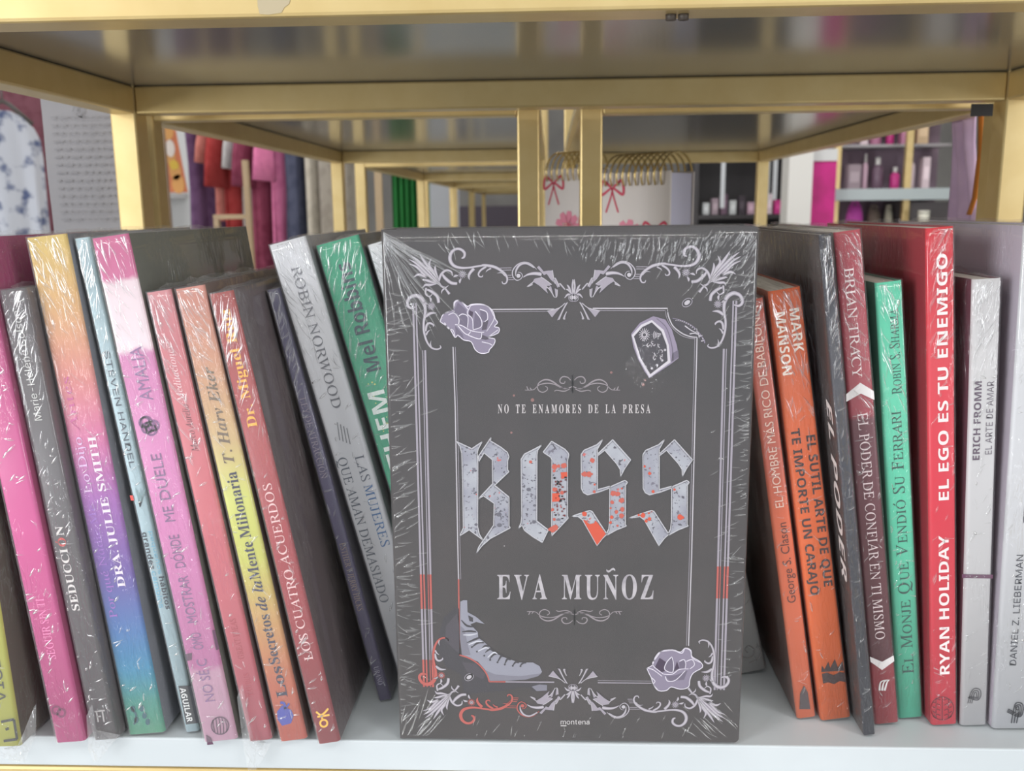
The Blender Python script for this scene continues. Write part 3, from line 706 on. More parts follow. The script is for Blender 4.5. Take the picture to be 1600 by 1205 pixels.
def boss_cover_mat():
    m = mix_noise('matt_black_cover_print', (52, 48, 49), (62, 55, 56), 26, 0.35, 0.7, rough=0.4, detail=2)
    return m
class Front(Book):
    def __init__(s):
        s.Y = 0.0012; a = on_y(625, 1160, s.Y); c = on_y(1155, 1166, s.Y); d = on_y(597, 366, s.Y); e = on_y(1184, 361, s.Y)
        s.t = ((c-a).x+(e-d).x)/2; s.h = ((d.z-a.z)+(e.z-c.z))/2; s.d = 0.034; s.th = 0
        s.org = Vector(((a.x+c.x+d.x+e.x)/4-s.t/2, s.Y, 0.0008)); s.ax = Vector((1, 0, 0)); s.up = Vector((0, 0, 1))
        s.root = empty('display_book', s.org, (0, 0, 0), 'thick black hardback-size novel displayed face out with ornate silver frame on its cover', 'book')
        W_, H_, T_ = s.t, s.h, s.d; cm = boss_cover_mat()
        mb = MB()
        r = 0.0022
        def slabxz(y0, y1):
            out = []
            for cx, cz, a0 in ((W_-r, r, -90), (W_-r, H_-r, 0)):
                for k in range(6): a_ = R(a0+k*18); out.append((cx+r*math.cos(a_), cz+r*math.sin(a_)))
            out += [(0, H_), (0, 0)]
            n = len(out); vs = [(x, y0, z) for x, z in out]+[(x, y1, z) for x, z in out]
            mb.add(vs, [tuple(range(n)), tuple(range(n, 2*n))[::-1]]+[(i, n+i, n+(i+1) % n, (i+1) % n) for i in range(n)])
        slabxz(0, 0.0007); slabxz(T_-0.0007, T_)
        mb.box((0, 0.0007, 0), (0.0007, T_-0.0007, H_))
        mb.build('cover', cm, s.root)
        MB().box((0.0009, 0.0009, 0.001), (W_-0.001, T_-0.0009, H_-0.001)).build('page_block', PAPER, s.root)
    def creases(s, mb, e, sd):
        rr = random.Random(11); W_, H_ = s.t, s.h; lim = ((0.001, W_-0.001), (0.002, H_-0.001))
        def add(px, py, a, ln, w, cv=0.0):
            x, z = s.loc(px, py); ridge(mb, (x, z), a, ln, w, -e-0.0002, *lim, cv)
        for i in range(170):                       # short ticks down the left edge
            py = rr.uniform(460, 1120); px = 600+(py-366)*0.036+abs(rr.gauss(8, 16))
            add(px, py, rr.gauss(1.25, 0.25) if py < 900 else rr.gauss(-1.5, 0.3), rr.uniform(0.002, 0.010), rr.uniform(.00015, .0004))
        for i in range(165):                       # and the right edge
            py = rr.uniform(420, 1060); px = 1182-(py-366)*0.036-abs(rr.gauss(8, 18))
            add(px, py, rr.gauss(1.35, 0.3), rr.uniform(0.002, 0.008), rr.uniform(.00015, .0004))
        for i in range(64):                        # long folds fanning out of the upper left corner
            a = rr.uniform(0.12, 1.15); r0 = rr.uniform(12, 150); px, py = 597+math.sin(a)*r0, 368+math.cos(a)*r0
            add(px, py, -a, rr.uniform(0.006, 0.034), rr.uniform(.0002, .00045), rr.gauss(0, .15))
        for i in range(150):                       # upper right corner, slanting
            px = 1184-abs(rr.gauss(0, 60)); py = 366+abs(rr.gauss(0, 50))
            add(px, py, rr.gauss(0.62, 0.2), rr.uniform(0.0015, 0.007), rr.uniform(.00015, .00035))
        for i in range(150):                       # band of upright wrinkles under the top edge
            px = rr.uniform(905, 1110); py = rr.uniform(378, 404)+rr.gauss(0, 5)
            add(px, py, rr.gauss(0.25, 0.15), rr.uniform(0.0015, 0.006), rr.uniform(.00015, .00035))
        for i in range(26):
            add(rr.uniform(690, 900), rr.uniform(372, 400), rr.gauss(-0.5, 0.3), rr.uniform(0.002, 0.008), rr.uniform(.00015, .0003))
        for i in range(46):                        # lower corners
            k = rr.random() < .6
            add((rr.uniform(628, 700) if k else rr.uniform(1050, 1150)), rr.uniform(1095, 1150), rr.gauss(0.55 if k else -0.9, 0.15), rr.uniform(0.004, 0.016), rr.uniform(.00015, .0003))
        for i in range(24):
            add(rr.uniform(700, 1100), rr.uniform(1120, 1155), rr.gauss(0.4, 0.2), rr.uniform(0.003, 0.008), rr.uniform(.0001, .00022))
BO = Front()
TONES = [mat('silver_ornament_print', (158, 150, 162), 0.42), mat('pale_ornament_print', (190, 184, 192), 0.42), mat('shadow_ornament_print', (40, 34, 40), 0.5), mat('red_ornament_print', (184, 84, 76), 0.45)]
AXIS = BO.loc(896.2, 460)[0]          # the printed frame is centred a little right of the cover's middle
def var(mx, my, dz=0.0):
    def fn(px, py):
        x, z = BO.loc(px, py)
        return (2*AXIS-x if mx else x, BO.h-z-dz if my else z)
    return fn
class Art(Decal):
    def __init__(s): Decal.__init__(s, BO.loc)
    def src(s, x0, y0, k): s.o = (x0, y0, k)
    def q(s, pts): x0, y0, k = s.o; return [(x0+p[0]*k, y0+p[1]*k) for p in pts]
    def S(s, pts, w, red=False, hi=True, lay=1):
        """moulded stroke: dark rim, silver body, pale crest"""
        k = s.o[2]; ws = [i*k for i in (w if isinstance(w, (list, tuple)) else [w])]
        P = s.q(pts); ws = ws if len(ws) > 1 else ws*2
        s.stroke(P, [i+1.3 for i in ws], 2, lay)
        s.stroke(P, ws, 3 if red else 0, lay+1)
        if hi and not red: s.stroke(P, [i*0.45 for i in ws], 1, lay+2)
    def Pg(s, pts, mi=0, lay=1, rim=0):
        P = s.q(pts); s.poly(P, mi, lay)
        if rim is not None and rim > 0: s.stroke(P+[P[0]], rim, 1, lay+1, n=1)
A = Art()
for mx in (False, True):
    for my in (False, True):
        A.fn = var(mx, my); BL = mx and my
        # corner, scroll and plume (traced from the upper right corner)
        A.src(1040, 370, 0.1494)
        A.S([(222, 205), (195, 190), (192, 145), (235, 108), (290, 108), (335, 150), (345, 215), (310, 275), (240, 303), (150, 305), (60, 292), (0, 285)], [14, 26, 30, 28, 30, 36, 38, 34, 28, 22, 22, 22], BL)
        A.S([(90, 315), (130, 360), (145, 400), (133, 435)], [36, 30, 24, 3], BL)
        A.src(880, 380, 0.1125)
        A.S([(1430, 285), (1370, 287), (1250, 312), (1150, 370), (1090, 430), (1070, 490), (1090, 540), (1130, 545), (1145, 515)], [30, 40, 42, 38, 34, 28, 22, 18, 12], BL)
        A.S([(1370, 305), (1440, 350), (1475, 400), (1465, 440), (1425, 445), (1415, 420)], [34, 30, 26, 22, 16, 8], BL)
        A.S([(1300, 330), (1350, 355), (1375, 385)], [24, 18, 3], BL); A.S([(1100, 440), (1150, 395), (1215, 400)], [22, 16, 3], BL)
        for y, xa, xb in ((328, 1010, 1190), (358, 1012, 1140), (432, 1000, 1075), (462, 985, 1060), (492, 975, 1060)): A.stroke(A.q([(xa, y), (xb, y)]), 1.1, 3 if BL else 0, 1)
        A.fn = var(mx, my, 0.0022)
        A.S([(660, 355), (740, 278), (830, 250), (920, 278), (980, 340), (1000, 400), (985, 460), (940, 502), (890, 490), (858, 445), (880, 400), (925, 388)], [8, 12, 14, 16, 18, 18, 16, 14, 12, 12, 10, 8], BL)
        A.S([(690, 330), (800, 268), (890, 285), (945, 360), (955, 445)], [26, 34, 34, 28, 6])
        A.disc(A.q([(915, 440)])[0], 3.2, 3 if BL else 1, 3)
        A.S([(590, 425), (690, 412), (780, 425), (848, 462)], [54, 44, 30, 10])
        for P in ([(440, 370), (425, 460), (400, 560), (470, 500), (520, 425), (560, 440), (660, 330), (625, 300), (560, 380), (500, 370)],
                  [(450, 570), (540, 500), (600, 462), (690, 480), (715, 525), (620, 590), (490, 710), (520, 630)], [(700, 525), (795, 597), (715, 565)],
                  [(370, 640), (375, 730), (398, 750), (412, 620)], [(410, 748), (470, 650), (530, 590), (455, 590)], [(262, 640), (330, 558), (345, 570), (270, 655)],
                  [(340, 600), (400, 480), (420, 520), (370, 620)], [(228, 820), (290, 930), (345, 1060), (382, 1078), (335, 980), (255, 825)], [(262, 830), (350, 900), (512, 940), (490, 972), (442, 1032), (380, 955)], [(240, 950), (285, 1045), (258, 1050)]):
            A.Pg(P, 0, 2); A.stroke(A.q(P+[P[0]]), 0.9, 2, 3, n=1); A.stroke(A.q([P[0], P[1], P[2]]), 1.2, 1, 4, n=3)
        A.S([(155, 720), (150, 600), (155, 500)], [10, 50, 8], hi=True)
        for tx, ty in ((235, 575), (250, 640), (270, 760)): A.S([(165, 715), ((165+tx)/2+6, (715+ty)/2-26), (tx, ty)], [8, 30, 8])
        A.disc(A.q([(160, 755)])[0], 6.2, 2, 5); A.ring(A.q([(160, 755)])[0], 6, .9, 0, 6); A.disc(A.q([(170, 752)])[0], 3.4, 1, 6)
        # plume
        A.fn = var(mx, my)
        A.src(1040, 370, 0.1494)
        for P, w in (([(440, 490), (560, 350), (680, 230), (770, 160)], [10, 26, 28, 5]), ([(450, 490), (590, 360), (700, 255), (785, 205)], [8, 26, 26, 5]), ([(460, 480), (600, 390), (700, 290), (787, 252)], [8, 26, 26, 5]),
                     ([(440, 480), (540, 340), (620, 230), (672, 148)], [8, 26, 30, 5]), ([(480, 420), (530, 330), (570, 270), (545, 198)], [8, 26, 30, 4]), ([(465, 430), (490, 370), (505, 310), (500, 272)], [8, 26, 24, 4]),
                     ([(480, 460), (600, 395), (680, 368), (732, 392)], [8, 26, 30, 5]), ([(480, 470), (560, 442), (620, 425), (645, 425)], [8, 28, 22, 5]), ([(490, 470), (560, 480), (610, 480), (632, 512)], [8, 28, 24, 4]),
                     ([(470, 455), (440, 372), (385, 328), (330, 345), (320, 388)], [26, 28, 24, 18, 8]), ([(268, 470), (330, 462), (395, 412), (425, 370)], [30, 34, 34, 20]), ([(465, 670), (480, 605), (540, 552), (590, 530)], [32, 34, 32, 20]),
                     ([(600, 510), (605, 575), (565, 603), (535, 578)], [22, 18, 14, 8]), ([(445, 490), (400, 512), (358, 488)], [24, 18, 4]), ([(412, 500), (380, 540), (350, 580)], [20, 22, 30]), ([(404, 520), (430, 545), (434, 575)], [18, 16, 4])):
            A.S(P, w, False)
        for c in ((212, 373), (545, 705)):
            x, y = A.q([c])[0]
            for k in range(12):
                t = k*math.pi/6; A.stroke([(x+3*math.cos(t), y+3*math.sin(t)), (x+6.6*math.cos(t), y+6.6*math.sin(t))], [1.6, .8], 3 if BL else 0, 3)
            A.ring((x, y), 2.6, 1.4, 0, 4); A.disc((x, y), 1.2, 1, 5)
            for t in (0.3, 1.3) if c[0] < 300 else (-1.4, -0.4): A.S([(c[0]+45*math.cos(t), c[1]+45*math.sin(t)), (c[0]+75*math.cos(t-.1), c[1]+75*math.sin(t-.1)), (c[0]+100*math.cos(t), c[1]+100*math.sin(t))], [8, 26, 4])
        # side scroll
        A.S([(715, 712), (760, 722), (795, 700), (800, 655), (770, 608), (710, 590), (650, 622), (615, 690), (610, 780), (625, 880), (620, 980), (590, 1080), (540, 1145), (480, 1162), (440, 1145), (450, 1122)],
            [16, 26, 32, 34, 36, 42, 44, 38, 30, 26, 26, 22, 20, 18, 14, 8], BL)
        A.S([(605, 815), (550, 780), (488, 780)], [32, 30, 6]); A.S([(605, 970), (592, 905), (560, 884), (520, 905), (522, 922)], [26, 26, 24, 18, 8]); A.S([(600, 1010), (580, 975), (556, 958)], [24, 16, 4]); A.S([(545, 1135), (552, 1105), (545, 1070)], [18, 14, 3])
        # gem
        if not (mx and not my):
            c = A.q([(225, 688)])[0]; A.disc(c, 9, 2, 1, r2=6.4, rot=-.6); A.ring(c, 8.4, 1.1, 0, 2, r2=5.8, rot=-.6); A.disc(c, 5, 1, 2, r2=3.2, rot=-.6)
# rails: drawn once per side
A.fn = BO.loc
RT = lambda y, a, c: a+(c-a)*(y-540)/(1076-540)
for (xa, xb, w) in ((1131, 1116.4, 3.2), (1135, 1120.4, 1.4), (1143.4, 1126, 2.4), (1148.2, 1131, 3.2)):
    for mx in (False, True):
        A.fn = var(mx, False)
        segs = [(470 if xa > 1140 else 545, 885, 0), (885, 935, 3), (935, 1078, 0)] if not mx else [(470 if xa > 1140 else 545, 900, 0), (900, 955, 3), (955, 1035, 0), (1035, 1078, 3)]
        for ya, yb, mi in segs:
            A.stroke([(RT(ya, xa, xb), ya), (RT(yb, xa, xb), yb)], w+1, 2, 0, n=1); A.stroke([(RT(ya, xa, xb), ya), (RT(yb, xa, xb), yb)], w, mi, 1, n=1)
A.fn = BO.loc
# the fine inner frame
for off, w, mi in ((0, 1.8, 1), (3.4, .8, 0)):
    A.stroke([(926, 481.8+off), (1043-off, 481.8+off), (1043-off, 488)], w, mi, 1, n=1)
    A.stroke([(1043-off, 486), (1045-off, 496), (1052-off, 510), (1066-off, 521+off*.6), (1079-off, 526+off*.6), (1089-off, 527+off*.6)], w, mi, 1)
    A.stroke([(1089-off, 527), (1080.5-off, 870), (1075.7-off, 1009)], w, mi, 1, n=1)
    A.stroke([(764, 483.6+off), (866, 483+off)], w, mi, 1, n=1)
    A.stroke([(708+off, 542), (711.5+off, 640), (715.7+off, 870), (716.6+off, 905)], w, mi, 1, n=1)
    A.stroke([(934, 1066.6-off), (1018, 1067.4-off)], w*.8, 0, 1, n=1)
A.stroke([(716.6, 905), (718, 1023)], 2.2, 3, 1, n=1)
A.stroke([(718, 1023), (731, 1027), (745, 1035), (756, 1046), (762, 1056), (764.6, 1064.6)], 2.0, 3, 6)
A.stroke([(764.6, 1064.6), (790, 1064.8)], 2.0, 3, 6, n=1); A.stroke([(790, 1064.8), (866, 1065.4)], 2.0, 0, 6, n=1)
of = A.mb.build('ornament_frame', TONES, BO.root); of['label'] = 'silver scrollwork frame with red stains'

# small flourishes above the tagline and under the author
def flourish(name, fl):
    d = Art(); d.src(800, 580, 0.125)
    for mx in (False, True):
        def fn(px, py, mx=mx):
            if mx: px = 2*894.6-px
            if fl: py = 963-(py-601)*0.9; px += 3
            return BO.loc(px, py)
        d.fn = fn
        for P, w in (([(757, 190), (850, 218), (930, 182), (1020, 122), (1100, 106), (1170, 140), (1195, 190), (1180, 240), (1130, 263), (1080, 240), (1070, 208), (1100, 186)], [8, 14, 16, 18, 16, 14, 12, 12, 12, 10, 9, 6]),
                     ([(800, 212), (900, 206), (980, 166), (1070, 150), (1160, 166), (1200, 192), (1250, 232), (1350, 236)], [6, 10, 12, 12, 12, 10, 8, 5]), ([(790, 220), (860, 250), (950, 238), (985, 250)], [6, 12, 10, 4]),
                     ([(780, 112), (820, 76), (880, 70), (914, 108), (904, 146), (860, 150), (850, 124)], [8, 12, 14, 14, 12, 10, 6]), ([(757, 195), (757, 235), (757, 272)], [8, 28, 4]), ([(757, 100), (757, 150), (757, 200)], [10, 30, 10]), ([(757, 45), (757, 70), (757, 100)], [4, 22, 6]),
                     ([(1270, 235), (1290, 205)], [14, 4]), ([(1310, 235), (1330, 190)], [14, 4])):
            d.stroke(d.q(P), [max(1.1, i*0.125) for i in w], 0, 1)
    d.mb.build(name, [mat('dull_silver_print', (150, 140, 146), 0.45)], BO.root)
flourish('tagline_flourish', False); flourish('author_flourish', True)

def boss_text(name, string, x0, x1, yb, yt, sty, m, sx=1.0, trk=0.12):
    mb = MB(); X = 0; parts = []
    for chh in string:
        if chh == ' ': X += 0.42+trk; continue
        vs, fs, L = text2d(chh, sty); parts.append((vs, fs, X)); X += L*sx+trk
    X -= trk
    for vs, fs, xo in parts:
        P = []
        for x, y in vs:
            a, z = BO.loc(x0+(x1-x0)*(xo+x*sx)/X, yb+(yt-yb)*y); P.append((a, -0.00034, z))
        mb.add(P, fs)
    return mb.build(name, m, BO.root)
boss_text('tagline_lettering', 'NO TE ENAMORES DE LA PRESA', 778, 1016, 645.5, 632, 'serifbold', mat('tagline_print', (206, 198, 200), 0.45), 0.62, 0.30)
boss_text('author_lettering', 'EVA MUÑOZ', 777, 1021, 936, 898, 'serifbold', mix_noise('worn_silver_author_print', (190, 184, 190), (158, 152, 160), 240, .4, .65, rough=.42), 0.8, 0.2)
boss_text('publisher_lettering', 'montena', 876, 921, 1131.5, 1124, 'inter', mat('tagline_print', (216, 210, 212), 0.45), 1.0, 0.16)

d = Decal(BO.loc, -0.0003); d.stroke([(876, 1133.6), (885, 1133.7)], 1.3, 0, 1); d.mb.build('publisher_underline', mat('tagline_print', (216, 210, 212), 0.45), BO.root)
# the four blackletter capitals
z6 = lambda p: (700+p[0]*0.16597, 670+p[1]*0.16597)
z7 = lambda p: (890+p[0]*0.166, 670+p[1]*0.166)
LET = Decal(BO.loc, -0.0003)
def letter(fr, *polys):
    for P in polys:
        Q = [fr(p) for p in P]
        LET.poly([(x+2.2, y+1.6) for x, y in Q], 2, 0)
        LET.poly(Q, 0, 1); n = len(Q)
        for i in range(n):
            (xa, ya), (xb, yb) = Q[i], Q[(i+1) % n]
            LET.stroke([(xa, ya), (xb, yb)], 1.3, 1, 3, n=1)
            LET.stroke([(xa+(1.2 if yb < ya else -1.2), ya+1.8), (xb+(1.2 if yb < ya else -1.2), yb+1.8)], .6, 3, 2, n=1)
letter(z6, [(80, 118), (225, 185), (322, 120), (285, 190), (276, 230), (282, 330), (280, 920), (296, 990), (330, 1045), (200, 950), (112, 1005), (145, 930), (138, 480), (130, 230), (112, 160)],
       [(405, 80), (400, 112), (500, 172), (560, 220), (575, 260), (562, 300), (562, 385), (575, 402), (440, 530), (575, 640), (575, 915), (588, 930), (400, 1030), (320, 1100), (270, 1165), (290, 1110), (330, 1050), (430, 905), (435, 700), (335, 630), (288, 655), (420, 515), (418, 290), (340, 225), (292, 305), (285, 260)])
letter(z6, [(880, 152), (845, 200), (838, 240), (836, 865), (945, 950), (888, 1068), (800, 1015), (720, 955), (698, 905), (665, 935), (688, 880), (695, 820), (688, 285), (720, 235), (830, 180)],
       [(975, 115), (1100, 190), (1132, 225), (1138, 245), (1125, 300), (1125, 815), (1132, 840), (978, 1005), (975, 930), (978, 290), (965, 265), (895, 218)])
for dx in (0, 581):
    fr = lambda p, dx=dx: z7((p[0]+dx, p[1]))
    letter(fr, [(310, 100), (285, 150), (262, 190), (262, 570), (380, 538), (385, 552), (280, 592), (170, 620), (130, 600), (110, 560), (108, 240), (135, 200), (255, 148)],
           [(405, 100), (575, 290), (520, 370), (480, 445), (475, 380), (440, 325), (330, 200), (270, 248), (264, 234)],
           [(378, 545), (520, 482), (545, 502), (526, 530), (524, 900), (536, 912), (440, 950), (356, 996), (345, 985), (368, 940), (376, 860)],
           [((20 if dx == 0 else -24), (822 if dx == 0 else 838)), (80, 800), (190, 766), (215, 778), (300, 910), (352, 990), (310, 1030), (258, 1098), (120, 855), (80, 825)])
rr = random.Random(3)
BLOT = 0.0
def blot(fr, x, y, r, k=5):
    global BLOT; BLOT += .07
    LET.poly([fr((x+r*(0.75+.4*rr.random())*math.cos(2*math.pi*i/14), y+r*(0.75+.4*rr.random())*math.sin(2*math.pi*i/14))) for i in range(14)], 4, 4+BLOT)
for x, y, r in ((1005, 355, 28), (1040, 350, 16), (1088, 345, 28), (1000, 395, 14), (778, 310, 16), (1005, 570, 24), (1095, 440, 26), (985, 760, 16), (1000, 850, 16), (1010, 930, 30), (985, 945, 30), (955, 945, 14), (1075, 600, 20)): blot(z6, x, y, r)
for i in range(44):
    LET.disc(z6((rr.uniform(990, 1118), rr.uniform(410, 860))), rr.uniform(.6, 2.4), 5 if i % 3 else 2, 8+i*.07, n=8, r2=rr.uniform(.6, 2.0))
for i in range(30):
    LET.disc(z6((rr.uniform(700, 828), rr.uniform(420, 900))), rr.uniform(.5, 2.0), 6, 2.4+i*.03, n=8, r2=rr.uniform(.5, 1.6))
for i in range(26):
    LET.disc(z6((rr.uniform(445, 565), rr.uniform(640, 930))), rr.uniform(.5, 1.9), 6, 2.4+i*.03, n=8, r2=rr.uniform(.5, 1.6))
for x, y, r in ((480, 805, 26), (485, 905, 24), (265, 900, 16), (810, 875, 20), (815, 720, 14), (760, 570, 22)): LET.disc(z6((x, y)), r*.166, 6, 3.6, n=12, r2=r*.13)
LET.poly([z6(p) for p in ((980, 605), (1050, 600), (1048, 640), (1060, 680), (980, 685))], 4, 7.7)
LET.poly([z6(p) for p in ((1060, 408), (1122, 404), (1122, 450), (1070, 470))], 4, 7.8)
for x, y, r in ((215, 295, 22), (180, 428, 30), (140, 425, 28), (210, 425, 10), (232, 590, 15), (410, 605, 28), (450, 612, 26), (490, 672, 26), (400, 690, 18), (440, 780, 18), (495, 755, 22), (490, 815, 24), (395, 830, 18), (385, 880, 14), (450, 910, 12), (490, 560, 9), (235, 522, 10), (385, 745, 10), (140, 800, 24)): blot(z7, x, y, r)
LET.poly([z7(p) for p in ((135, 850), (170, 880), (190, 895), (230, 885), (240, 860), (262, 880), (340, 985), (305, 1030), (258, 1092), (130, 860))], 4, 7.9)
for x, y, r in ((705, 352, 12), (752, 418, 16), (785, 588, 16), (985, 570, 12), (1035, 828, 28), (1060, 832, 16), (690, 812, 24), (750, 845, 18), (720, 865, 16), (745, 792, 10), (650, 808, 12)): blot(z7, x, y, r)
lt = LET.mb.build('title_lettering', [grunge_mat(), mat('bright_bevel_print', (194, 192, 198), 0.4), mat('letter_shadow_print', (34, 30, 34), 0.5), mat('letter_inner_line', (96, 92, 100), 0.45), mat('blood_red_print', (192, 84, 66), 0.45), mat('dark_red_print', (112, 58, 60), 0.45), mat('grey_fleck_print', (98, 96, 108), 0.45)], BO.root)
lt['label'] = 'big blackletter title in worn silver with red stains'

# roses
ROSE = [mat('rose_petal_print', (132, 122, 144), 0.45), mat('rose_rim_print', (206, 200, 212), 0.45), mat('rose_shadow_print', (72, 62, 78), 0.5), mat('rose_deep_print', (102, 92, 114), 0.45)]
def rose(name, x0, y0, k, outline, darks, mids, rims, lw):
    d = Art(); d.src(x0, y0, k); d.poly(d.q(outline), 0, 7)
    for P in mids: d.poly(d.q(P), 3, 8)
    for P in darks: d.poly(d.q(P), 2, 9)
    d.stroke(d.q(outline+[outline[0]]), lw*.9, 1, 10, n=3)
    for P in rims: d.stroke(d.q(P), [lw, lw*.7], 1, 10)
    d.mb.build(name, ROSE, BO.root)
rose('rose_print', 620, 380, 0.1494, [(455, 820), (490, 740), (590, 690), (600, 620), (640, 595), (690, 620), (740, 660), (780, 640), (880, 635), (960, 665), (1010, 720), (1030, 790), (1055, 830), (1020, 870), (1070, 885), (1058, 940), (950, 985), (1025, 1000), (1015, 1060), (970, 1110), (955, 1142), (880, 1150), (820, 1110), (780, 1030), (700, 1010), (640, 960), (610, 985), (560, 900), (500, 850)],
     [[(900, 830), (960, 800), (940, 900), (890, 910)], [(880, 950), (950, 980), (1000, 995), (930, 1010), (880, 1000)], [(760, 700), (800, 720), (790, 780), (755, 740)]],
     [[(640, 740), (700, 740), (745, 775), (740, 880), (690, 870), (645, 850)], [(590, 730), (640, 620), (720, 690), (740, 760), (650, 740)], [(610, 860), (690, 950), (700, 1005), (620, 970)], [(870, 690), (940, 720), (950, 790), (920, 820), (880, 790)], [(800, 900), (820, 720), (885, 800), (885, 880)]],
     [[(490, 740), (590, 690), (610, 620), (650, 600), (690, 625), (750, 690), (780, 650), (880, 642), (960, 670), (1005, 740), (1015, 800), (940, 920)], [(610, 850), (680, 860), (770, 910), (860, 930), (915, 930)], [(640, 860), (700, 930), (745, 955), (775, 920)], [(745, 960), (870, 1000), (890, 930)], [(650, 760), (690, 740), (745, 770), (740, 880)],
      [(645, 860), (650, 790), (600, 730), (540, 750)], [(752, 690), (740, 740), (790, 790), (800, 900)], [(820, 710), (880, 790), (885, 870), (800, 905)], [(870, 690), (940, 720), (950, 790), (920, 820)], [(950, 985), (1060, 905)], [(890, 1030), (970, 1050), (1010, 1075)], [(500, 830), (540, 890), (590, 910), (610, 980)]], 1.5)
rose('rose_print', 860, 1000, 0.18125, [(830, 240), (880, 210), (900, 150), (950, 95), (1050, 80), (1120, 100), (1160, 65), (1210, 85), (1220, 140), (1285, 180), (1310, 230), (1230, 280), (1200, 340), (1190, 400), (1120, 420), (1040, 400), (1000, 430), (930, 432), (890, 385), (868, 320), (850, 285)],
     [[(900, 230), (940, 150), (1000, 190), (985, 265), (950, 275)], [(1060, 270), (1090, 180), (1110, 240)]], [[(990, 310), (1080, 300), (1180, 260), (1150, 340), (1030, 350)], [(1000, 200), (1045, 140), (1060, 200), (1050, 270), (990, 260)], [(1110, 180), (1150, 165), (1165, 200), (1160, 240), (1110, 245)]],
     [[(950, 95), (910, 150), (880, 210), (960, 280), (980, 290)], [(950, 97), (1050, 85), (1130, 110), (1160, 70), (1205, 90), (1220, 150), (1290, 190)], [(1045, 140), (1000, 190), (985, 250), (1050, 275), (1060, 200), (1045, 140)], [(980, 290), (1050, 290), (1110, 250), (1190, 245)], [(1110, 180), (1150, 165), (1165, 200), (1160, 240)], [(1170, 180), (1220, 165), (1240, 210), (1200, 245)], [(830, 240), (880, 250), (950, 300), (960, 310)], [(870, 320), (900, 350), (890, 380), (930, 430)], [(990, 310), (1010, 350), (1080, 340), (1160, 260)]], 1.4)
# signet ring
d = Art(); d.src(890, 340, 0.249)
d.poly(d.q([(525, 618), (600, 640), (640, 700), (672, 800), (684, 880), (635, 918), (500, 1008), (470, 965), (430, 890), (400, 810), (385, 730), (440, 660)]), 0, 7)
d.poly(d.q([(515, 642), (590, 705), (622, 800), (632, 908), (500, 1003), (432, 882), (389, 738), (448, 672)]), 1, 8)
d.poly(d.q([(515, 657), (575, 714), (608, 800), (614, 898), (505, 982), (446, 880), (403, 745), (456, 686)]), 2, 9)
d.stroke(d.q([(545, 632), (605, 690), (640, 800), (648, 900)]), 1.2, 3, 9)
d.poly(d.q([(635, 905), (684, 875), (680, 830), (645, 850)]), 3, 9)
c = d.q([(468, 735)])[0]
for k in range(16):
    t = k*math.pi/8; d.stroke([(c[0]+4*math.cos(t), c[1]+4.6*math.sin(t)), (c[0]+8.6*math.cos(t), c[1]+10.5*math.sin(t))], [.9, .5], 1, 10, n=1)
d.ring(c, 3.4, 1, 1, 10, n=14)
rq = random.Random(5)
for k in range(15):
    x = 440+rq.random()*140; y = 780+rq.random()*110; a0 = rq.random()*6
    if 430+(y-740)*.35 < x < 606: d.stroke(d.q([(x+10*math.cos(a0+t)*(1-t*.12), y+11*math.sin(a0+t)*(1-t*.12)) for t in range(5)]), [1.1, .5], 1, 10)
for x, y in ((475, 935), (515, 945), (548, 925), (580, 895), (598, 830)):
    for t in (0, 1.05, 2.1): d.stroke(d.q([(x-9*math.cos(t), y-9*math.sin(t)), (x+9*math.cos(t), y+9*math.sin(t))]), .9, 1, 10, n=1)
for k in range(5): d.stroke(d.q([(530+k*9, 760-k*4), (525+k*10, 735-k*2), (532+k*10, 712+k*5)]), .8, 1, 10)
# shank of the ring behind the frame line
d.src(1040, 370, 0.1494)
d.poly(d.q([(60, 850), (180, 880), (300, 950), (400, 1070), (410, 1112), (370, 1112), (330, 1040), (250, 1030), (160, 985), (100, 920)]), 2, 4)
d.stroke(d.q([(70, 850), (180, 880), (300, 950), (395, 1070), (408, 1112)]), [.8, 1.6], 0, 5)
for k in range(14):
    t = k/13; d.stroke(d.q([(110+t*280, 868+t*t*190), (104+t*278, 880+t*t*192)]), .9, 1, 6, n=1)
for P in ([(200, 930), (270, 980), (340, 1010)], [(250, 1015), (310, 1010), (370, 1040)], [(320, 960), (340, 1010), (350, 1060)], [(370, 1090), (400, 1085)], [(350, 1040), (385, 1030)]): d.stroke(d.q(P), [1.8, .8], 1, 5)
d.mb.build('signet_ring_print', [mat('ring_band_print', (142, 130, 152), 0.42), mat('ring_rim_print', (204, 198, 206), 0.42), mat('ring_face_print', (50, 44, 54), 0.5), mat('ring_shade_print', (104, 94, 114), 0.45)], BO.root)
# skating boot
d = Art(); d.src(640, 920, 0.1908)
d.poly(d.q([(230, 420), (280, 235), (380, 150), (405, 160), (415, 540), (560, 595), (640, 700), (650, 760), (1100, 768), (1128, 790), (1125, 835), (1000, 838), (1000, 812), (900, 805), (760, 835), (480, 862), (440, 835), (420, 700), (300, 640), (255, 560)]), 2, 1)
d.poly(d.q([(300, 300), (390, 200), (405, 300), (408, 530), (350, 480), (290, 420)]), 4, 2); d.poly(d.q([(430, 600), (540, 610), (620, 700), (600, 740), (470, 680)]), 4, 2)
d.poly(d.q([(416, 105), (440, 92), (472, 92), (475, 190), (540, 225), (615, 287), (545, 270), (498, 290), (560, 355), (562, 400), (600, 425), (650, 470), (700, 525), (800, 570), (900, 602), (1010, 602), (1065, 632), (1085, 680), (1050, 712), (950, 740), (800, 752), (650, 752), (620, 665), (560, 595), (430, 545), (412, 400)]), 0, 3)
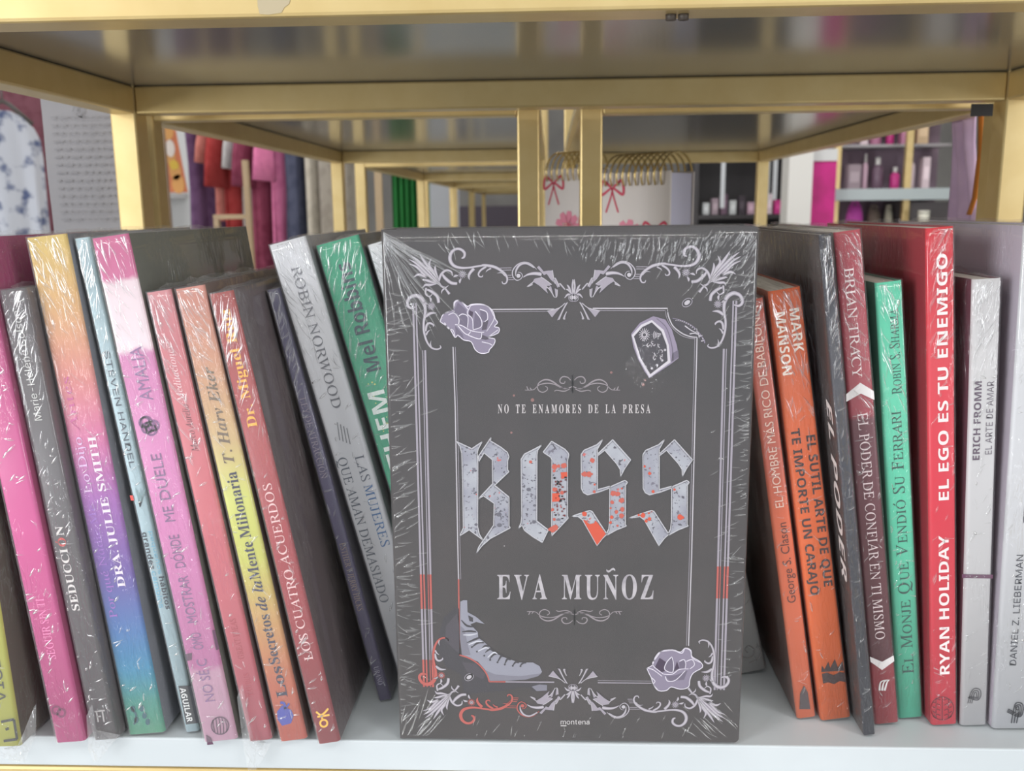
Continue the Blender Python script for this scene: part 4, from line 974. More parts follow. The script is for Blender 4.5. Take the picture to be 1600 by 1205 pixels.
d.poly(d.q([(620, 665), (700, 700), (900, 715), (1080, 690), (1050, 715), (950, 742), (800, 752), (652, 752)]), 3, 4); d.poly(d.q([(416, 300), (450, 330), (470, 430), (500, 540), (430, 543), (412, 400)]), 3, 4)
d.poly(d.q([(480, 215), (520, 235), (520, 270), (490, 262)]), 2, 5)
for P in ([(425, 255), (470, 300), (540, 310)], [(430, 350), (490, 345), (545, 350)], [(470, 440), (540, 410), (585, 395)], [(510, 478), (560, 440), (610, 440)], [(590, 490), (620, 465), (650, 470)], [(620, 520), (660, 492), (690, 515)], [(655, 575), (690, 535), (730, 530)], [(720, 600), (750, 550), (770, 555)], [(780, 615), (800, 575), (830, 580)], [(845, 625), (870, 598), (895, 605)], [(905, 630), (930, 605), (955, 605)]):
    d.stroke(d.q(P), [1.2, 3.2, 1.8], 2, 5)
for P in ([(440, 375), (500, 375), (555, 365)], [(485, 455), (550, 430), (595, 430)], [(560, 510), (620, 480), (650, 488)], [(640, 560), (690, 520), (720, 532)]): d.stroke(d.q(P), [1.4, 2.4, 1], 1, 6)
for x, y in ((510, 475), (552, 512), (612, 545), (660, 580), (720, 600), (780, 618), (845, 628), (908, 632)): d.disc(d.q([(x, y)])[0], 1.5, 2, 6, n=10)
d.poly(d.q([(1000, 800), (1060, 782), (1126, 786), (1124, 832), (1040, 836)]), 3, 3)
d.mb.build('skate_boot_print', [mat('boot_leather_print', (144, 144, 158), 0.45), mat('boot_lace_print', (200, 200, 210), 0.45), mat('boot_shadow_print', (50, 46, 54), 0.5), mat('boot_shade_print', (122, 120, 134), 0.45), mat('boot_dark_print', (66, 60, 70), 0.5)], BO.root)
# loose drops
d = Art(); d.src(0, 0, 1)
for x, y, r, mi in ((832, 625, 2.8, 0), (803, 618, 1.8, 0), (799, 676, 1.8, 0), (1005, 601, 2.4, 0), (1008, 594, 1.6, 0), (955, 582, 2, 0), (844, 637, 1, 0), (788, 853, .9, 1)): d.disc((x, y), r, mi, 1, n=12)
d.mb.build('paint_drops', [mat('dull_red_print', (140, 98, 94), 0.5), mat('dull_silver_print', (176, 168, 170), 0.45)], BO.root)
BO.film(0.04, 0.7, 0.76)

# ------------------------------------------------------------------ spiral notebooks on the unit behind
def notebook(x, y, rot, label, hgt=0.246, wid=0.15, th=0.036):
    t = empty('spiral_notebook', (x, y, 0.0008), (0, 0, rot), label, 'notebook', 'floral spiral notebooks behind the books')
    pape = mat('notebook_paper', (206, 204, 222), 0.8)
    cov = mat('notebook_cover_print', (222, 214, 210), 0.5)
    MB().box((0.002, 0.003, 0.001), (wid-0.002, th-0.003, hgt-0.002)).build('page_block', pape, t)
    MB().box((0, 0, 0), (wid, 0.0022, hgt)).build('front_cover', cov, t, 0.0008)
    MB().box((0, th-0.0022, 0), (wid, th, hgt)).build('back_cover', cov, t, 0.0008)
    d = Decal(None, -0.0004)
    rr = random.Random(2)
    for k, (cx, cz, r) in enumerate(((0.035, hgt-0.065, 0.018), (0.062, hgt-0.12, 0.014), (0.03, hgt-0.17, 0.02))):
        d = Decal(None, -0.0004)
        for i in range(9):
            a = i*math.pi*2/9; d.stroke([(cx, cz), (cx+r*.6*math.cos(a), cz+r*.6*math.sin(a)), (cx+r*math.cos(a), cz+r*math.sin(a))], [.003, .009, .006], 0, 1)
        d.disc((cx, cz), r*.3, 1, 2)
        d.mb.build('flower_print', [mat('pink_flower_print', (226, 138, 160), 0.5), mat('rose_ribbon_print', (206, 70, 96), 0.5)], t)
    for cx, cz in ((0.014, hgt-.016), (0.068, hgt-.058)):   # ribbon bows
        d = Decal(None, -0.0004)
        for sgn in (-1, 1): d.stroke([(cx, cz), (cx+sgn*.012, cz+.008), (cx+sgn*.014, cz-.006), (cx, cz), (cx+sgn*.008, cz-.024)], [.002, .003, .003, .002, .002], 1, 2)
        d.mb.build('bow_print', [mat('rose_ribbon_print', (206, 70, 96), 0.5), mat('rose_ribbon_print', (206, 70, 96), 0.5)], t)
    wire = mix_noise('gold_wire', (206, 178, 112), (220, 196, 136), 60, rough=0.25, metal=0.85)
    n = max(7, int(wid/.0085))
    for i in range(n):
        cx = 0.008+(wid-0.016)*i/(n-1)
        pts = [(cx+0.0012*math.sin(a), th/2+(th/2+0.006)*math.cos(a), hgt-0.003+0.022*math.sin(a)) for a in [R(-28+i_*(236/14)) for i_ in range(15)]]
        MB().tube(pts, 0.0011, 6).build('ring', wire, t)
    return t
notebook(0.054, 0.60, R(-42), 'spiral notebook with pink flowers and page edges showing, right of both gold posts', 0.274, 0.086, 0.042)
notebook(-0.006, 0.71, R(-42), 'spiral notebook seen between the two gold posts, half behind the right post', 0.283, 0.072, 0.030)

# ------------------------------------------------------------------ notice sheet hung beside the left rear post
def sheet():
    a, b_ = on_y(62, 150, 0.372), on_y(188, 150, 0.372); z0 = on_y(62, 395, 0.372).z
    t = empty('notice_sheet', (a.x, 0.372, z0), (0, 0, 0), 'paper notice sheet, its shade painted in as grey, hanging beside the left rear gold post', 'notice')
    w, h = b_.x-a.x, a.z-z0
    mb = MB(); n = 10
    vs = []; 
    for j in range(n+1):
        for i in range(n+1): vs.append((w*i/n, 0.0015*math.sin(i/n*3)+0.0006*math.sin(j*.9), h*j/n))
    m_ = n+1; fs = [(j*m_+i, j*m_+i+1, (j+1)*m_+i+1, (j+1)*m_+i) for j in range(n) for i in range(n)]
    k = len(vs); vs += [(x, y+0.0006, z) for x, y, z in vs]; fs += [tuple(k+q for q in f_[::-1]) for f_ in fs]
    mb.add(vs, fs, 0, True); mb.build('paper', mat('notice_paper', (136, 134, 138), 0.8), t)  # backlit sheet: its shade is put into the paper colour
    d = Decal(None, -0.0012)
    rr = random.Random(8)
    for r_ in range(14):
        z = h*(0.86-r_*0.05); x = w*.12
        while x < w*.86:
            ln = w*rr.uniform(.04, .13); d.poly([(x, z), (x+ln, z), (x+ln, z+.0012), (x, z+.0012)]); x += ln+w*.025
    d.mb.build('faint_print', mat('faint_grey_print', (126, 124, 128), 0.8), t)
    d = Decal(None, -0.0012)
    d.stroke([(w*.4, h*.90), (w*.46, h*.95), (w*.5, h*.9), (w*.44, h*.88), (w*.52, h*.86)], .001); d.mb.build('leaf_sketch', mat('faint_grey_print', (118, 116, 120), 0.8), t)
sheet()

# ------------------------------------------------------------------ clothes on racks at the left
RACKM = mix_noise('pale_wood_rack', (170, 146, 116), (188, 164, 132), 8, rough=0.6, stretch=(1, 1, .1))
def rack(x0, x1, y, zr, label):
    t = empty('clothes_rack', (x0, y, FLOOR_Z), (0, 0, 0), label, 'clothes rack', 'clothes racks at the left')
    h = zr-FLOOR_Z; w = x1-x0
    MB().box((0, -.012, 0.0), (0.024, .012, h+.02)).build('post', RACKM, t); MB().box((w-0.024, -.012, 0.0), (w, .012, h+.02)).build('post', RACKM, t)
    MB().tube([(0.024, 0, h), (w-.024, 0, h)], 0.011, 12).build('hanging_rail', RACKM, t)
    MB().box((0.024, -.01, .1), (w-.024, .01, .125)).build('crossbar', RACKM, t)
    for xx in (0, w-.024): MB().box((xx, -.22, 0), (xx+.024, .22, .024)).build('foot', RACKM, t)
    return t
def fold_mat(name, col, col2=None, scale=30):
    return mix_noise(name, col, col2 or tuple(max(0, c-14) for c in col), scale, 0.45, 0.6, rough=0.85)
def garment(x, y, zr, rot, wid, length, m, name, label, cat, sleeve=0.0, dress=False, grp='clothes hanging on the racks'):
    """a garment on a hanger; zr height of the rail it hangs from, rot turn about the upright"""
    t = empty(name, (x, y, zr-0.07), (0, 0, rot), label, cat, grp)
    mb = MB(); n = 40; prof = [(0.0, 0.10, .3), (-0.012, .26, .6), (-0.035, .40, .8), (-0.06, .47, 1), (-.10, .485, 1), (-.2, .47, 1), (-.3, .47, 1)]
    k = 6
    for i in range(1, k+1): prof.append((-.3-(length-.3)*i/k, .47+(.12*i/k if dress else .02*i/k), 1.1))
    vs = []
    sd = random.random()*9
    for z, hw, dp in prof:
        for i in range(n):
            a = 2*math.pi*i/n
            rp = 0.0035*math.sin(a*7+sd)*min(1, -z/.25)+0.002*math.sin(a*11+sd*2+z*5)*min(1, -z/.25)
            ca, sa = math.cos(a), math.sin(a)
            vs.append((wid*hw*ca, (0.011*dp)*math.copysign(abs(sa)**.7, sa)+rp, z))
    fs = [(j*n+i, (j+1)*n+i, (j+1)*n+(i+1) % n, j*n+(i+1) % n) for j in range(len(prof)-1) for i in range(n)]
    mb.add(vs, fs, 0, True)
    if sleeve:
        for sg in (-1, 1):
            k0 = len(mb.v); mb.tube([(sg*wid*.40, 0, -.055), (sg*wid*.50, 0, -.085), (sg*wid*.56, .0, -.085-sleeve*.5), (sg*wid*.58, .0, -.085-sleeve)], [.035, .045, .05, .056], 14)
            for q in range(k0, len(mb.v)): mb.v[q] = (mb.v[q][0], mb.v[q][1]*.24, mb.v[q][2])
    mb.build('cloth', m, t)
    hm = mat('hanger_plastic', (96, 92, 90), 0.4)
    hg = MB(); hg.tube([(-wid*.38, 0, -.025), (-wid*.1, 0, .012), (0, 0, .02), (wid*.1, 0, .012), (wid*.38, 0, -.025)], .005, 8)
    sx, sy = math.sin(rot), math.cos(rot)
    hg.tube([(0, 0, .02), (0, 0, .04)]+[(0.018*math.sin(a)*sx, 0.018*math.sin(a)*sy, .068-0.018*math.cos(a)) for a in [R(q) for q in range(0, 230, 23)]], .002, 6)
    hg.build('hanger', hm, t)
    return t
ZR1 = 0.68
rack(-1.40, -0.60, 2.95, ZR1, 'pale clothes rack with pink and purple clothes, beyond the left shelving unit')
gx = lambda px: (px-860)*3.33/1432
for px, rot, wid, ln, c, nm, lab, cat, sl, dr in (
    (352, 62, .30, 1.0, fold_mat('purple_cloth', (116, 84, 122)), 'dress', 'long plain purple dress, first on the rack beside the white column', 'dress', 0, True),
    (384, 62, .26, .40, fold_mat('coral_cloth', (206, 128, 118)), 'blouse', 'short coral blouse between the purple dress and the red top', 'blouse', .12, False),
    (404, 62, .30, .56, fold_mat('red_cloth', (176, 62, 62)), 'shirt', 'red shirt hanging right of the coral blouse', 'shirt', .2, False),
    (424, 62, .26, .42, fold_mat('white_cloth', (208, 206, 206)), 'shirt', 'white short shirt between the red and the maroon ones', 'shirt', .14, False),
    (448, 62, .32, .60, fold_mat('maroon_cloth', (140, 62, 88)), 'shirt', 'maroon shirt hanging between the white and the bright pink ones', 'shirt', .2, False),
    (472, 62, .28, .48, fold_mat('pink_cloth', (226, 128, 172)), 'shirt', 'bright pink shirt hanging right of the maroon one', 'shirt', .18, False),
    (494, 62, .28, .90, fold_mat('navy_cloth', (84, 88, 112)), 'dress', 'navy blue dress hanging right of the pink shirt', 'dress', 0, True)):
    garment(gx(px), 2.95, ZR1, R(rot), wid, ln, c, nm, lab, cat, sl, dr)
ZR2 = 0.66
for px, lab, c in ((516, 'cream trousers hanging beside the navy dress', (206, 198, 184)), (536, 'grey beige trousers, last on the rack near the gold posts', (170, 162, 152))):
    t = empty('trousers', ((px-860)*3.33/1432, 2.95, ZR1-.03), (0, 0, R(62)), lab, 'trousers', 'clothes hanging on the racks')
    for sg in (-1, 1):
        mq = MB().tube([(sg*.05, .0, -.0905), (sg*.054, 0, -.2), (sg*.056, .0, -.6), (sg*.058, .0, -.95)], [.048, .05, .05, .048], 18)
        mq.v = [(a_, b_*.28, c_) for a_, b_, c_ in mq.v]; mq.build('leg', fold_mat('trouser_cloth', c), t)
    MB().box((-.10, -.013, -.09), (.10, .013, -.05)).build('waistband', fold_mat('trouser_cloth', c), t)
    sx, sy = math.sin(R(62)), math.cos(R(62))
    MB().tube([(-.09, 0, -.045), (0, 0, -.032), (.09, 0, -.045)], .004, 8).tube([(0, 0, -.032), (0, 0, 0)]+[(.018*math.sin(a)*sx, .018*math.sin(a)*sy, .028-.018*math.cos(a)) for a in [R(q) for q in range(0, 230, 23)]], .002, 6).build('hanger', mat('hanger_plastic', (96, 92, 90), 0.4), t)
rack(-1.62, -1.02, 1.62, 0.53, 'pale clothes rack at the far left edge of the photo')
FLOR = mix_noise('blue_floral_cloth', (206, 210, 222), (92, 104, 142), 26, 0.5, 0.62, rough=.85)
rack(-2.05, -1.25, 2.32, 0.70, 'pale clothes rack at the left, farther back, with magenta and maroon tops')
for px, Y, zr, rot, wid, ln, m_, nm, lab, cat, sl, dr in (
    (-34, 1.62, .53, 50, .15, 1.0, fold_mat('cream_cloth', (206, 200, 192)), 'dress', 'cream dress at the left edge of the photo', 'dress', 0, True),
    (20, 1.62, .53, 50, .15, .9, FLOR, 'dress', 'white dress with blue floral print at the far left', 'dress', 0, True),
    (26, 2.32, .70, 40, .17, .36, fold_mat('magenta_cloth', (176, 52, 116)), 'shirt', 'magenta top behind the blue floral dress', 'shirt', .10, False),
    (66, 2.32, .70, 40, .19, .46, fold_mat('dark_maroon_cloth', (112, 66, 78)), 'shirt', 'dark maroon top beside the notice sheet', 'shirt', .12, False)):
    garment((px-860)*(Y+.38)/1432, Y, zr, R(rot), wid, ln, m_, nm, lab, cat, sl, dr)

xa, xb, z0, z1 = on_y(333, 340, 2.5).x, on_y(391, 340, 2.5).x, on_y(388, 342, 2.5).z, on_y(388, 250, 2.5).z
t = empty('wooden_stand', (xa, 2.5, FLOOR_Z), (0, 0, 0), 'pale wooden frame stand in front of the purple dress', 'stand')
MB().box((xb-xa-.016, 0, 0), (xb-xa, .02, z1-FLOOR_Z)).build('post', RACKM, t); MB().box((0, 0, 0), (.016, .02, z0-FLOOR_Z-.001)).build('leg', RACKM, t)
MB().box((0, .0, z0-FLOOR_Z), (xb-xa-.0165, .02, z0-FLOOR_Z+.014)).build('bar', RACKM, t); MB().box((0.0165, .0, .12), (xb-xa-.0165, .02, .134)).build('lower_bar', RACKM, t)

# ------------------------------------------------------------------ white column with ledge and flame poster, green curtain
def bx(name, a, b_, m, label, cat, group=None, bevel=0.0):
    o = MB().box((0, 0, 0), tuple(b_[i]-a[i] for i in range(3))).build(name, m, None, bevel); o.location = a; return tag(o, label, cat, group)
WHITE = mat('white_display_paint', (204, 206, 206), .6)
c0, c1 = on_y(247, 300, 3.5).x, on_y(332, 300, 3.5).x
t = empty('display_column', (c0, 3.5, FLOOR_Z), (0, 0, 0), 'white display column with a flame picture, seen past the left rear post', 'display column')
MB().box((0, 0, 0), (c1-c0, .3, CEIL_Z-FLOOR_Z-.01)).build('panel', WHITE, t); zl = on_y(270, 303, 3.5).z-FLOOR_Z
MB().box((0, -.16, zl-.02), (.12, -.0005, zl)).build('ledge', mat('ledge_paint', (196, 196, 198), .6), t)
d = Decal(None, -0.001, 0.002)
hz = lambda py: on_y(260, py, 3.5).z-FLOOR_Z
xw = lambda px: on_y(px, 250, 3.5).x-c0
d.poly([(xw(247), hz(150)), (xw(272), hz(150)), (xw(290), hz(301)), (xw(247), hz(301))], 0)
for cx, cy, r_ in ((266, 205, 9), (267, 245, 8), (273, 268, 9), (276, 288, 10)): d.disc((xw(cx), hz(cy)), r_*.0027, 1, 1, r2=r_*.004)
d.disc((xw(268), hz(232)), .02, 2, 2, r2=.035); d.disc((xw(272), hz(258)), .02, 3, 2, r2=.02)
d.mb.build('flame_picture', [mat('orange_poster_print', (196, 112, 74), .6), mat('amber_poster_print', (206, 150, 84), .6), mat('white_poster_print', (214, 204, 196), .6), mat('gold_poster_print', (204, 170, 60), .6)], t)

mb = MB(); n = 48; vs = []
xa, xb = on_y(612, 300, 3.2).x, on_y(672, 300, 3.2).x
for j in range(13):
    for i in range(n+1):
        vs.append(((xb-xa)*i/n, .018*math.sin(i*.9)+.006*math.sin(i*2.3+j*.3), (CEIL_Z-FLOOR_Z-.06)*j/12))
mb.add(vs, [(j*(n+1)+i, j*(n+1)+i+1, (j+1)*(n+1)+i+1, (j+1)*(n+1)+i) for j in range(12) for i in range(n)], 0, True)
t = empty('green_curtain', (xa, 3.2, FLOOR_Z+.02), (0, 0, 0), 'green curtain hanging beside the left shelf tunnel', 'curtain')
mb.build('cloth', fold_mat('green_cloth', (52, 138, 72), (44, 122, 62), 6), t)
MB().tube([(-.05, 0, CEIL_Z-FLOOR_Z-.065), (xb-xa+.05, 0, CEIL_Z-FLOOR_Z-.065)], .014, 10).build('curtain_rod', GOLD, t)
for q in (-.03, xb-xa+.03): MB().tube([(q, 0, CEIL_Z-FLOOR_Z-.06), (q, 0, CEIL_Z-FLOOR_Z-.02)], .006, 8).build('rod_bracket', GOLD, t)

# ------------------------------------------------------------------ the shop at the right
S4 = 4.0
def P4(px, py, Y=S4): return on_y(px, py, Y)
def span(pxa, pxb, pya, pyb, Y): a, b_ = on_y(pxa, pya, Y), on_y(pxb, pyb, Y); return min(a.x, b_.x), max(a.x, b_.x), min(a.z, b_.z), max(a.z, b_.z)
DARK = mat('dark_cabinet', (62, 60, 62), .5)
x0, x1, z0, z1 = span(1234, 1266, 240, 352, 3.6)
bx('white_pillar', (x0, 3.6, FLOOR_Z+.001), (x1, 3.72, CEIL_Z-.01), mat('white_pillar_paint', (214, 212, 208), .6), 'white narrow pillar left of the magenta banner', 'pillar')
x0, x1, z0, z1 = span(1270, 1303, 252, 336, 3.7)
t = empty('roll_up_banner', (x0, 3.7, FLOOR_Z), (0, 0, 0), 'magenta roll up banner standing right of the white pillar', 'banner')
MB().box((0, -.003, .06), (x1-x0, .003, z1-FLOOR_Z)).build('banner_sheet', mix_noise('magenta_banner', (196, 34, 128), (176, 30, 112), 9, rough=.6), t)
MB().box((0, -.05, 0), (x1-x0, .05, .06)).build('banner_base', mat('banner_white', (206, 206, 206), .5), t); MB().box((0, -.01, z1-FLOOR_Z), (x1-x0, .01, z1-FLOOR_Z+.05)).build('top_bar', mat('banner_white', (206, 206, 206), .5), t)
# display counter of gold tube with goods
x0, x1, zb, z1 = span(1302, 1512, 296, 284, 3.9)
t = empty('display_counter', (x0, 3.9, FLOOR_Z), (0, 0, 0), 'gold framed display counter with a pale top and shelves of pink goods', 'display counter')
hw = x1-x0; hb = zb-FLOOR_Z; BAK = .34
for q in (0, (hw-.03)*.56, hw-.03): MB().box((q, 0, 0), (q+.03, .03, 2.2)).build('post', GOLD, t, .003)
MB().box((-.04, -.06, hb-.05), (hw+.02, -.0005, hb)).build('counter_edge', mat('pale_counter_edge', (172, 182, 184), .4), t)
MB().box((0, .0305, hb-.05), (hw, BAK, hb-.001)).build('counter_top', mat('pale_counter', (170, 178, 182), .4), t)
MB().box((0, BAK, 0), (hw, BAK+.02, 2.2)).build('back_panel', mat('mauve_back_panel', (138, 118, 132), .7), t)
MB().box((hw*.58, .04, .06), (hw-.035, BAK-.01, hb-.06)).build('lower_cabinet', mat('grey_cabinet', (98, 92, 94), .5), t)
MB().box((0.0, .04, hb-.52), (hw*.555, BAK-.01, hb-.5)).build('lower_shelf', mat('pale_counter', (170, 178, 182), .4), t)
for dz in (.19, .38): MB().box((.03, .12, hb+dz), (hw-.03, BAK-.001, hb+dz+.012)).build('goods_shelf', mat('glass_grey_shelf', (160, 156, 160), .3), t)
rr = random.Random(21)
PK = [(206, 172, 190), (226, 206, 214), (190, 128, 160), (116, 92, 110), (70, 62, 70), (222, 214, 206), (206, 60, 140), (168, 150, 160), (214, 186, 150)]
PKN = ['pale pink', 'blush white', 'dusty pink', 'plum', 'black', 'cream', 'hot pink', 'mauve', 'tan']
GG = 'small goods on the display counter'
def bottle(x, y, z, h, r, c, lab):
    t_ = empty('bottle', (x, y, z), (0, 0, 0), lab, 'bottle', GG)
    MB().lathe([(r*.9, 0), (r, .004), (r, h*.62), (r*.8, h*.7), (r*.4, h*.76)], n=16).build('body', mat('bottle_plastic', c, .3), t_)
    MB().lathe([(r*.42, h*.7601), (r*.46, h*.78), (r*.46, h*.98), (r*.36, h)], n=14).build('cap', mat('bottle_cap', (214, 210, 208), .3), t_)
def carton(x, y, z, w, dd, h, c, lab, nm='carton'):
    t_ = empty(nm, (x, y, z), (0, 0, 0), lab, 'box', GG)
    MB().box((0, 0, 0), (w, dd, h)).build('box', mat('carton_print', c, .5), t_, .002)
    MB().box((w*.15, -.0015, h*.3), (w*.85, -.0002, h*.7)).build('front_panel', mat('carton_panel', tuple(min(255, q+26) for q in c), .5), t_)
WHERE = ['on the counter', 'on the lower goods shelf', 'on the upper goods shelf']
ORD = ['first', 'second', 'third', 'fourth', 'fifth', 'sixth', 'seventh', 'eighth', 'ninth', 'tenth', 'eleventh', 'twelfth']
for lv, dz in enumerate((0.0002, .2025, .3925)):
    x = x0+.05; k = 0
    while x < x1-.11 and k < 12:
        ci = rr.randrange(len(PK)); w = rr.uniform(.03, .065); h = rr.uniform(.08, .15)
        if rr.random() < .45: bottle(x+w/2, 3.9+.2, zb+dz, h+.02, w*.42, PK[ci], '%s bottle %s of the display counter, %s from the left' % (PKN[ci], WHERE[lv], ORD[k]))
        else: carton(x, 3.9+.17, zb+dz, w, .05, h, PK[ci], '%s carton %s of the display counter, %s from the left' % (PKN[ci], WHERE[lv], ORD[k]))
        x += w+rr.uniform(.008, .025); k += 1
# below the counter: bags and stacked white tubs
zs = zb-.5
def bag(px, wpx, hpx_top, c, nm, lab):
    xa = P4(px, 320, 3.96).x; w = wpx*.00307; h = P4(px, hpx_top, 3.96).z-zs
    t_ = empty(nm, (xa, 3.99, zs+.0003), (0, 0, 0), lab, 'bag', 'bags under the display counter')
    mb = MB(); n = 20; pr = [(0, .46, .05), (h*.3, .5, .06), (h*.7, .48, .05), (h*.9, .4, .03), (h, .3, .008)]
    vs = [(w/2+w*hw_*math.cos(2*math.pi*i/n), .06+dp*math.sin(2*math.pi*i/n), z) for z, hw_, dp in pr for i in range(n)]
    mb.add(vs, [(j*n+i, j*n+(i+1) % n, (j+1)*n+(i+1) % n, (j+1)*n+i) for j in range(4) for i in range(n)]+[tuple(range(n))[::-1], tuple(4*n+i for i in range(n))], 0, True)
    mb.build('bag_body', mat('bag_'+nm, c, .5), t_)
    MB().tube([(w*.3, .06, h-.01), (w*.36, .06, h+.014), (w*.64, .06, h+.014), (w*.7, .06, h-.01)], .006, 8).build('handle', mat('bag_handle', tuple(max(0, q-20) for q in c), .5), t_)
bag(1330, 30, 321, (232, 96, 206), 'pink_bag', 'vivid pink bag under the display counter')
bag(1364, 24, 326, (122, 108, 98), 'taupe_bag', 'taupe bag under the display counter, right of the pink bag')
bag(1393, 14, 326, (216, 210, 190), 'cream_bag', 'cream bag under the display counter, beside the gold middle post')
xa = P4(1434, 320, 3.86).x
for k in range(7):
    z = zb-.46+k*.045-0.0
t_ = None
bx('pedestal', (xa-.05, 3.74, FLOOR_Z+.0005), (xa+.05, 3.83, zb-.32), mat('pale_pedestal', (176, 172, 170), .6), 'pale narrow pedestal in front of the display counter carrying white tubs', 'pedestal')
for k in range(6):
    zt = zb-.32+.0004+k*.0445
    if zt+.044 > zb-.055: break
    t_ = empty('white_tub', (xa, 3.785, zt), (0, 0, 0), 'white lidded tub in the stack before the counter, %s from the bottom' % ORD[k], 'tub', 'stacked white tubs')
    MB().lathe([(.020, 0), (.023, .003), (.023, .031)], n=18).build('body', mat('tub_white', (222, 220, 206), .4), t_); MB().lathe([(.0245, .0311), (.0245, .041), (.022, .044)], n=18).build('lid', mat('tub_lid', (206, 204, 192), .4), t_)

# dark cabinet farther back with hanging strips and spotlights
x0, x1, z0, z1 = span(1085, 1240, 246, 350, 5.2)
t = empty('dark_display_cabinet', (x0, 5.2, FLOOR_Z), (0, 0, 0), 'dark display cabinet at the back of the shop, behind the notebooks', 'cabinet')
cw = x1-x0+.1
MB().box((0, .3, 0), (cw, .33, 2.3)).build('back_panel', DARK, t)
for q in (0, cw-.03): MB().box((q, 0, 0), (q+.03, .2995, 2.3)).build('side_panel', DARK, t)
for zz in (.5, 1.0, 1.22, 1.8, 2.25): MB().box((.0305, 0, zz), (cw-.0305, .2995, zz+.025)).build('shelf', DARK, t)
for i in range(10):
    px = 1098+i*14; c = PK[(i*5+2) % 9] if i % 3 else (206, 210, 212); hgt = .07+.05*((i*7) % 5)/4
    carton(on_y(px, 320, 5.28).x, 5.27, FLOOR_Z+1.2455, .038, .06, hgt, c, '%s carton in the dark cabinet, %s from the left' % ('pale' if i % 3 == 0 else PKN[(i*5+2) % 9], ORD[i]))
for px, yt_, yb_ in ((1130, 274, 325), (1200, 262, 318), (1212, 258, 312)):
    a = on_y(px, yt_, 5.14); b_ = on_y(px, yb_, 5.14)
    t_ = empty('hanging_sample_strip', (a.x, 5.14, b_.z), (0, 0, 0), 'white sample strip hung on the dark cabinet, %s' % {1130: 'left of the gold rear post', 1200: 'right next to the gold rear post', 1212: 'nearest the white pillar'}[px], 'sample strip', 'sample strips on the dark cabinet')
    MB().box((-.012, 0, 0), (.012, .004, FLOOR_Z+2.2755-b_.z)).build('strip', mat('strip_white', (206, 210, 214), .4), t_)
    MB().box((-.012, .004, FLOOR_Z+2.2752-b_.z), (.012, .1, FLOOR_Z+2.2782-b_.z)).build('hook', mat('strip_white', (206, 210, 214), .4), t_)
def emit(name, col, st):
    m, n, l, b_ = newmat(name); b_.inputs['Emission Color'].default_value = (*col, 1); b_.inputs['Emission Strength'].default_value = st; b_.inputs['Base Color'].default_value = (.8, .8, .8, 1); return m
BULB = emit('lit_bulb', (1, .98, .94), 6.0)
for px, py, Y, lab in ((1308, 257, 6.59, 'small lit spotlight on the back wall above the counter'), (1200, 311, 5.49, 'small lit spotlight in the dark cabinet'), (1344, 240, 6.59, 'small lit spotlight on the back wall right of the strip lamp')):
    p = on_y(px, py, Y-.05)
    t_ = empty('spotlight', (p.x, Y, p.z), (0, 0, 0), lab, 'spotlight', 'small spotlights at the back')
    MB().lathe([(.016, 0), (.022, .03), (.026, .05)], n=14).build('housing', mat('spot_housing', (150, 150, 150), .4), t_).rotation_euler = (R(90), 0, 0)
    b2 = MB().lathe([(.004, .05), (.022, .0501), (.018, .06), (.006, .066)], n=14).build('bulb', BULB, t_); b2.rotation_euler = (R(90), 0, 0)
pa, pb = on_y(1311, 236, 6.55), on_y(1352, 224, 6.55)
t_ = empty('strip_lamp', (pa.x, 6.6, pa.z), (0, 0, 0), 'lit fluorescent strip lamp on the back wall', 'lamp')
MB().box((0, -.03, -.02), (.6, -.0, .05)).build('housing', mat('lamp_white', (200, 200, 200), .5), t_); MB().tube([(.02, -.055, .012), (.58, -.055, .012)], .018, 10).build('tube', emit('lit_tube', (.96, .98, 1), 5.0), t_)
for q in (.03, .57): MB().box((q-.008, -.06, .0), (q+.008, -.0302, .03)).build('socket', mat('lamp_white', (200, 200, 200), .5), t_)

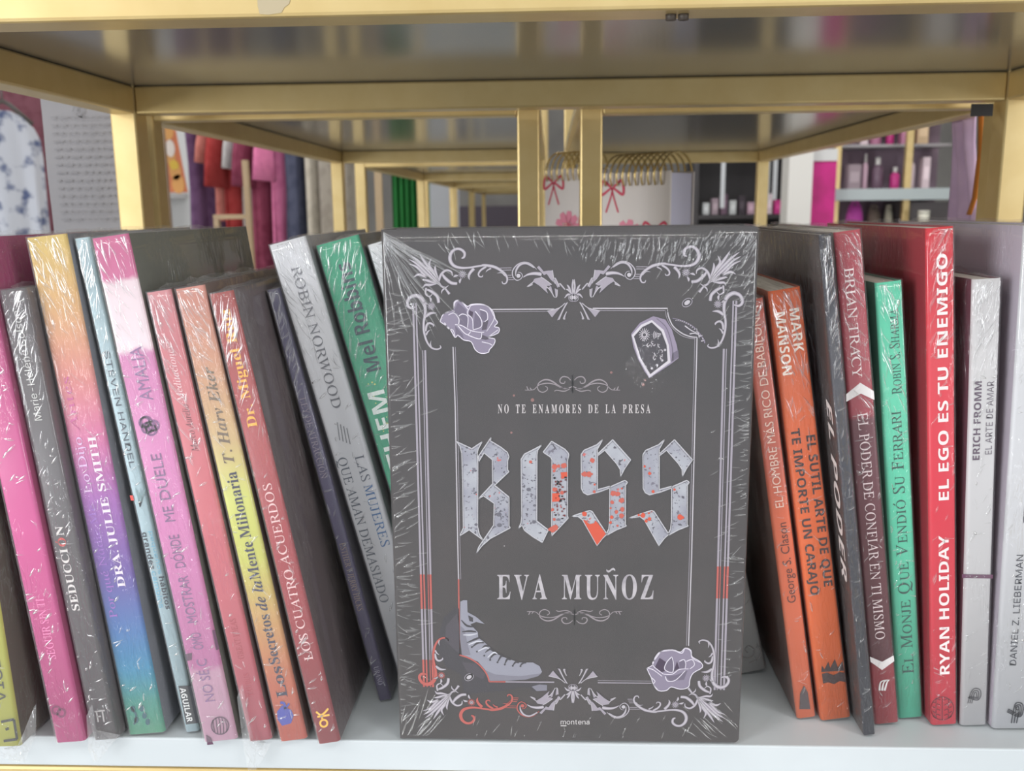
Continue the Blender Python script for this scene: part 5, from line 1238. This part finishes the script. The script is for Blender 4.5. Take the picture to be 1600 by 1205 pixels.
# lilac scarf and orange ribbon hung over the right side rail of the unit behind
xr = 0.376
mb = MB(); vs = []; n = 24
def sx_(j): return 0
prof = [(-.018, -.05), (-.012, .0), (0, .0205), (.006, .012), (.010, -.02), (.014, -.05), (.018, -.1), (.020, -.16), (.022, -.24), (.024, -.34)]
for k, (dx, dz) in enumerate(prof):
    for i in range(n+1):
        u = i/n; wv = .062*(1.0 if k < 3 else (1-.4*math.sin(min(1, (k-2)/4)*math.pi)))
        vs.append((xr-.0005+dx+(.004*math.sin(u*14+k*.5)+.004 if k > 2 else (0 if k < 2 else .001)), .531+wv*(u-.5), TZ+dz))
mb.add(vs, [(k*(n+1)+i, k*(n+1)+i+1, (k+1)*(n+1)+i+1, (k+1)*(n+1)+i) for k in range(2, len(prof)-1) for i in range(n)], 0, True)
o = mb.build('lilac_scarf', fold_mat('lilac_cloth', (222, 192, 220), (208, 178, 208), 20)); o.modifiers.new('thickness', 'SOLIDIFY').thickness = .0015
tag(o, 'lilac cloth scarf draped over the right side rail of the unit behind the books', 'scarf')
mb = MB(); pr = [(0, .0208), (.007, .018), (.0085, 0), (.010, -.03), (.008, -.07), (.004, -.085)]
rx = xr+.0012
vs = [(rx+dx, .4835+.0045*u+.001*math.sin(k), TZ+dz) for k, (dx, dz) in enumerate(pr) for u in (0, 1, 2)]
mb.add(vs, [(k*3+i, k*3+i+1, k*3+i+4, k*3+i+3) for k in range(len(pr)-1) for i in (0, 1)], 0, True)
o = mb.build('orange_ribbon', mat('orange_ribbon_cloth', (206, 122, 34), .6)); o.modifiers.new('thickness', 'SOLIDIFY').thickness = .001
tag(o, 'orange ribbon hanging beside the lilac scarf near the right post', 'ribbon')
# low dark counter and pale partition at the end of the tunnel
x0, x1, z0, z1 = span(768, 816, 322, 350, 5.9)
bx('dark_counter', (x0-.3, 5.9, FLOOR_Z+.0005), (x1+.3, 6.3, z1), mat('dark_purple_counter', (74, 66, 78), .5), 'dark purple counter at the far end of the tunnel', 'counter')
x0, x1, z0, z1 = span(676, 716, 270, 350, 4.6)
bx('pale_partition', (x0-.1, 4.6, FLOOR_Z+.0005), (x1, 4.68, CEIL_Z-.01), mat('pale_partition_paint', (190, 194, 202), .7), 'pale partition panel beyond the green curtain', 'partition')
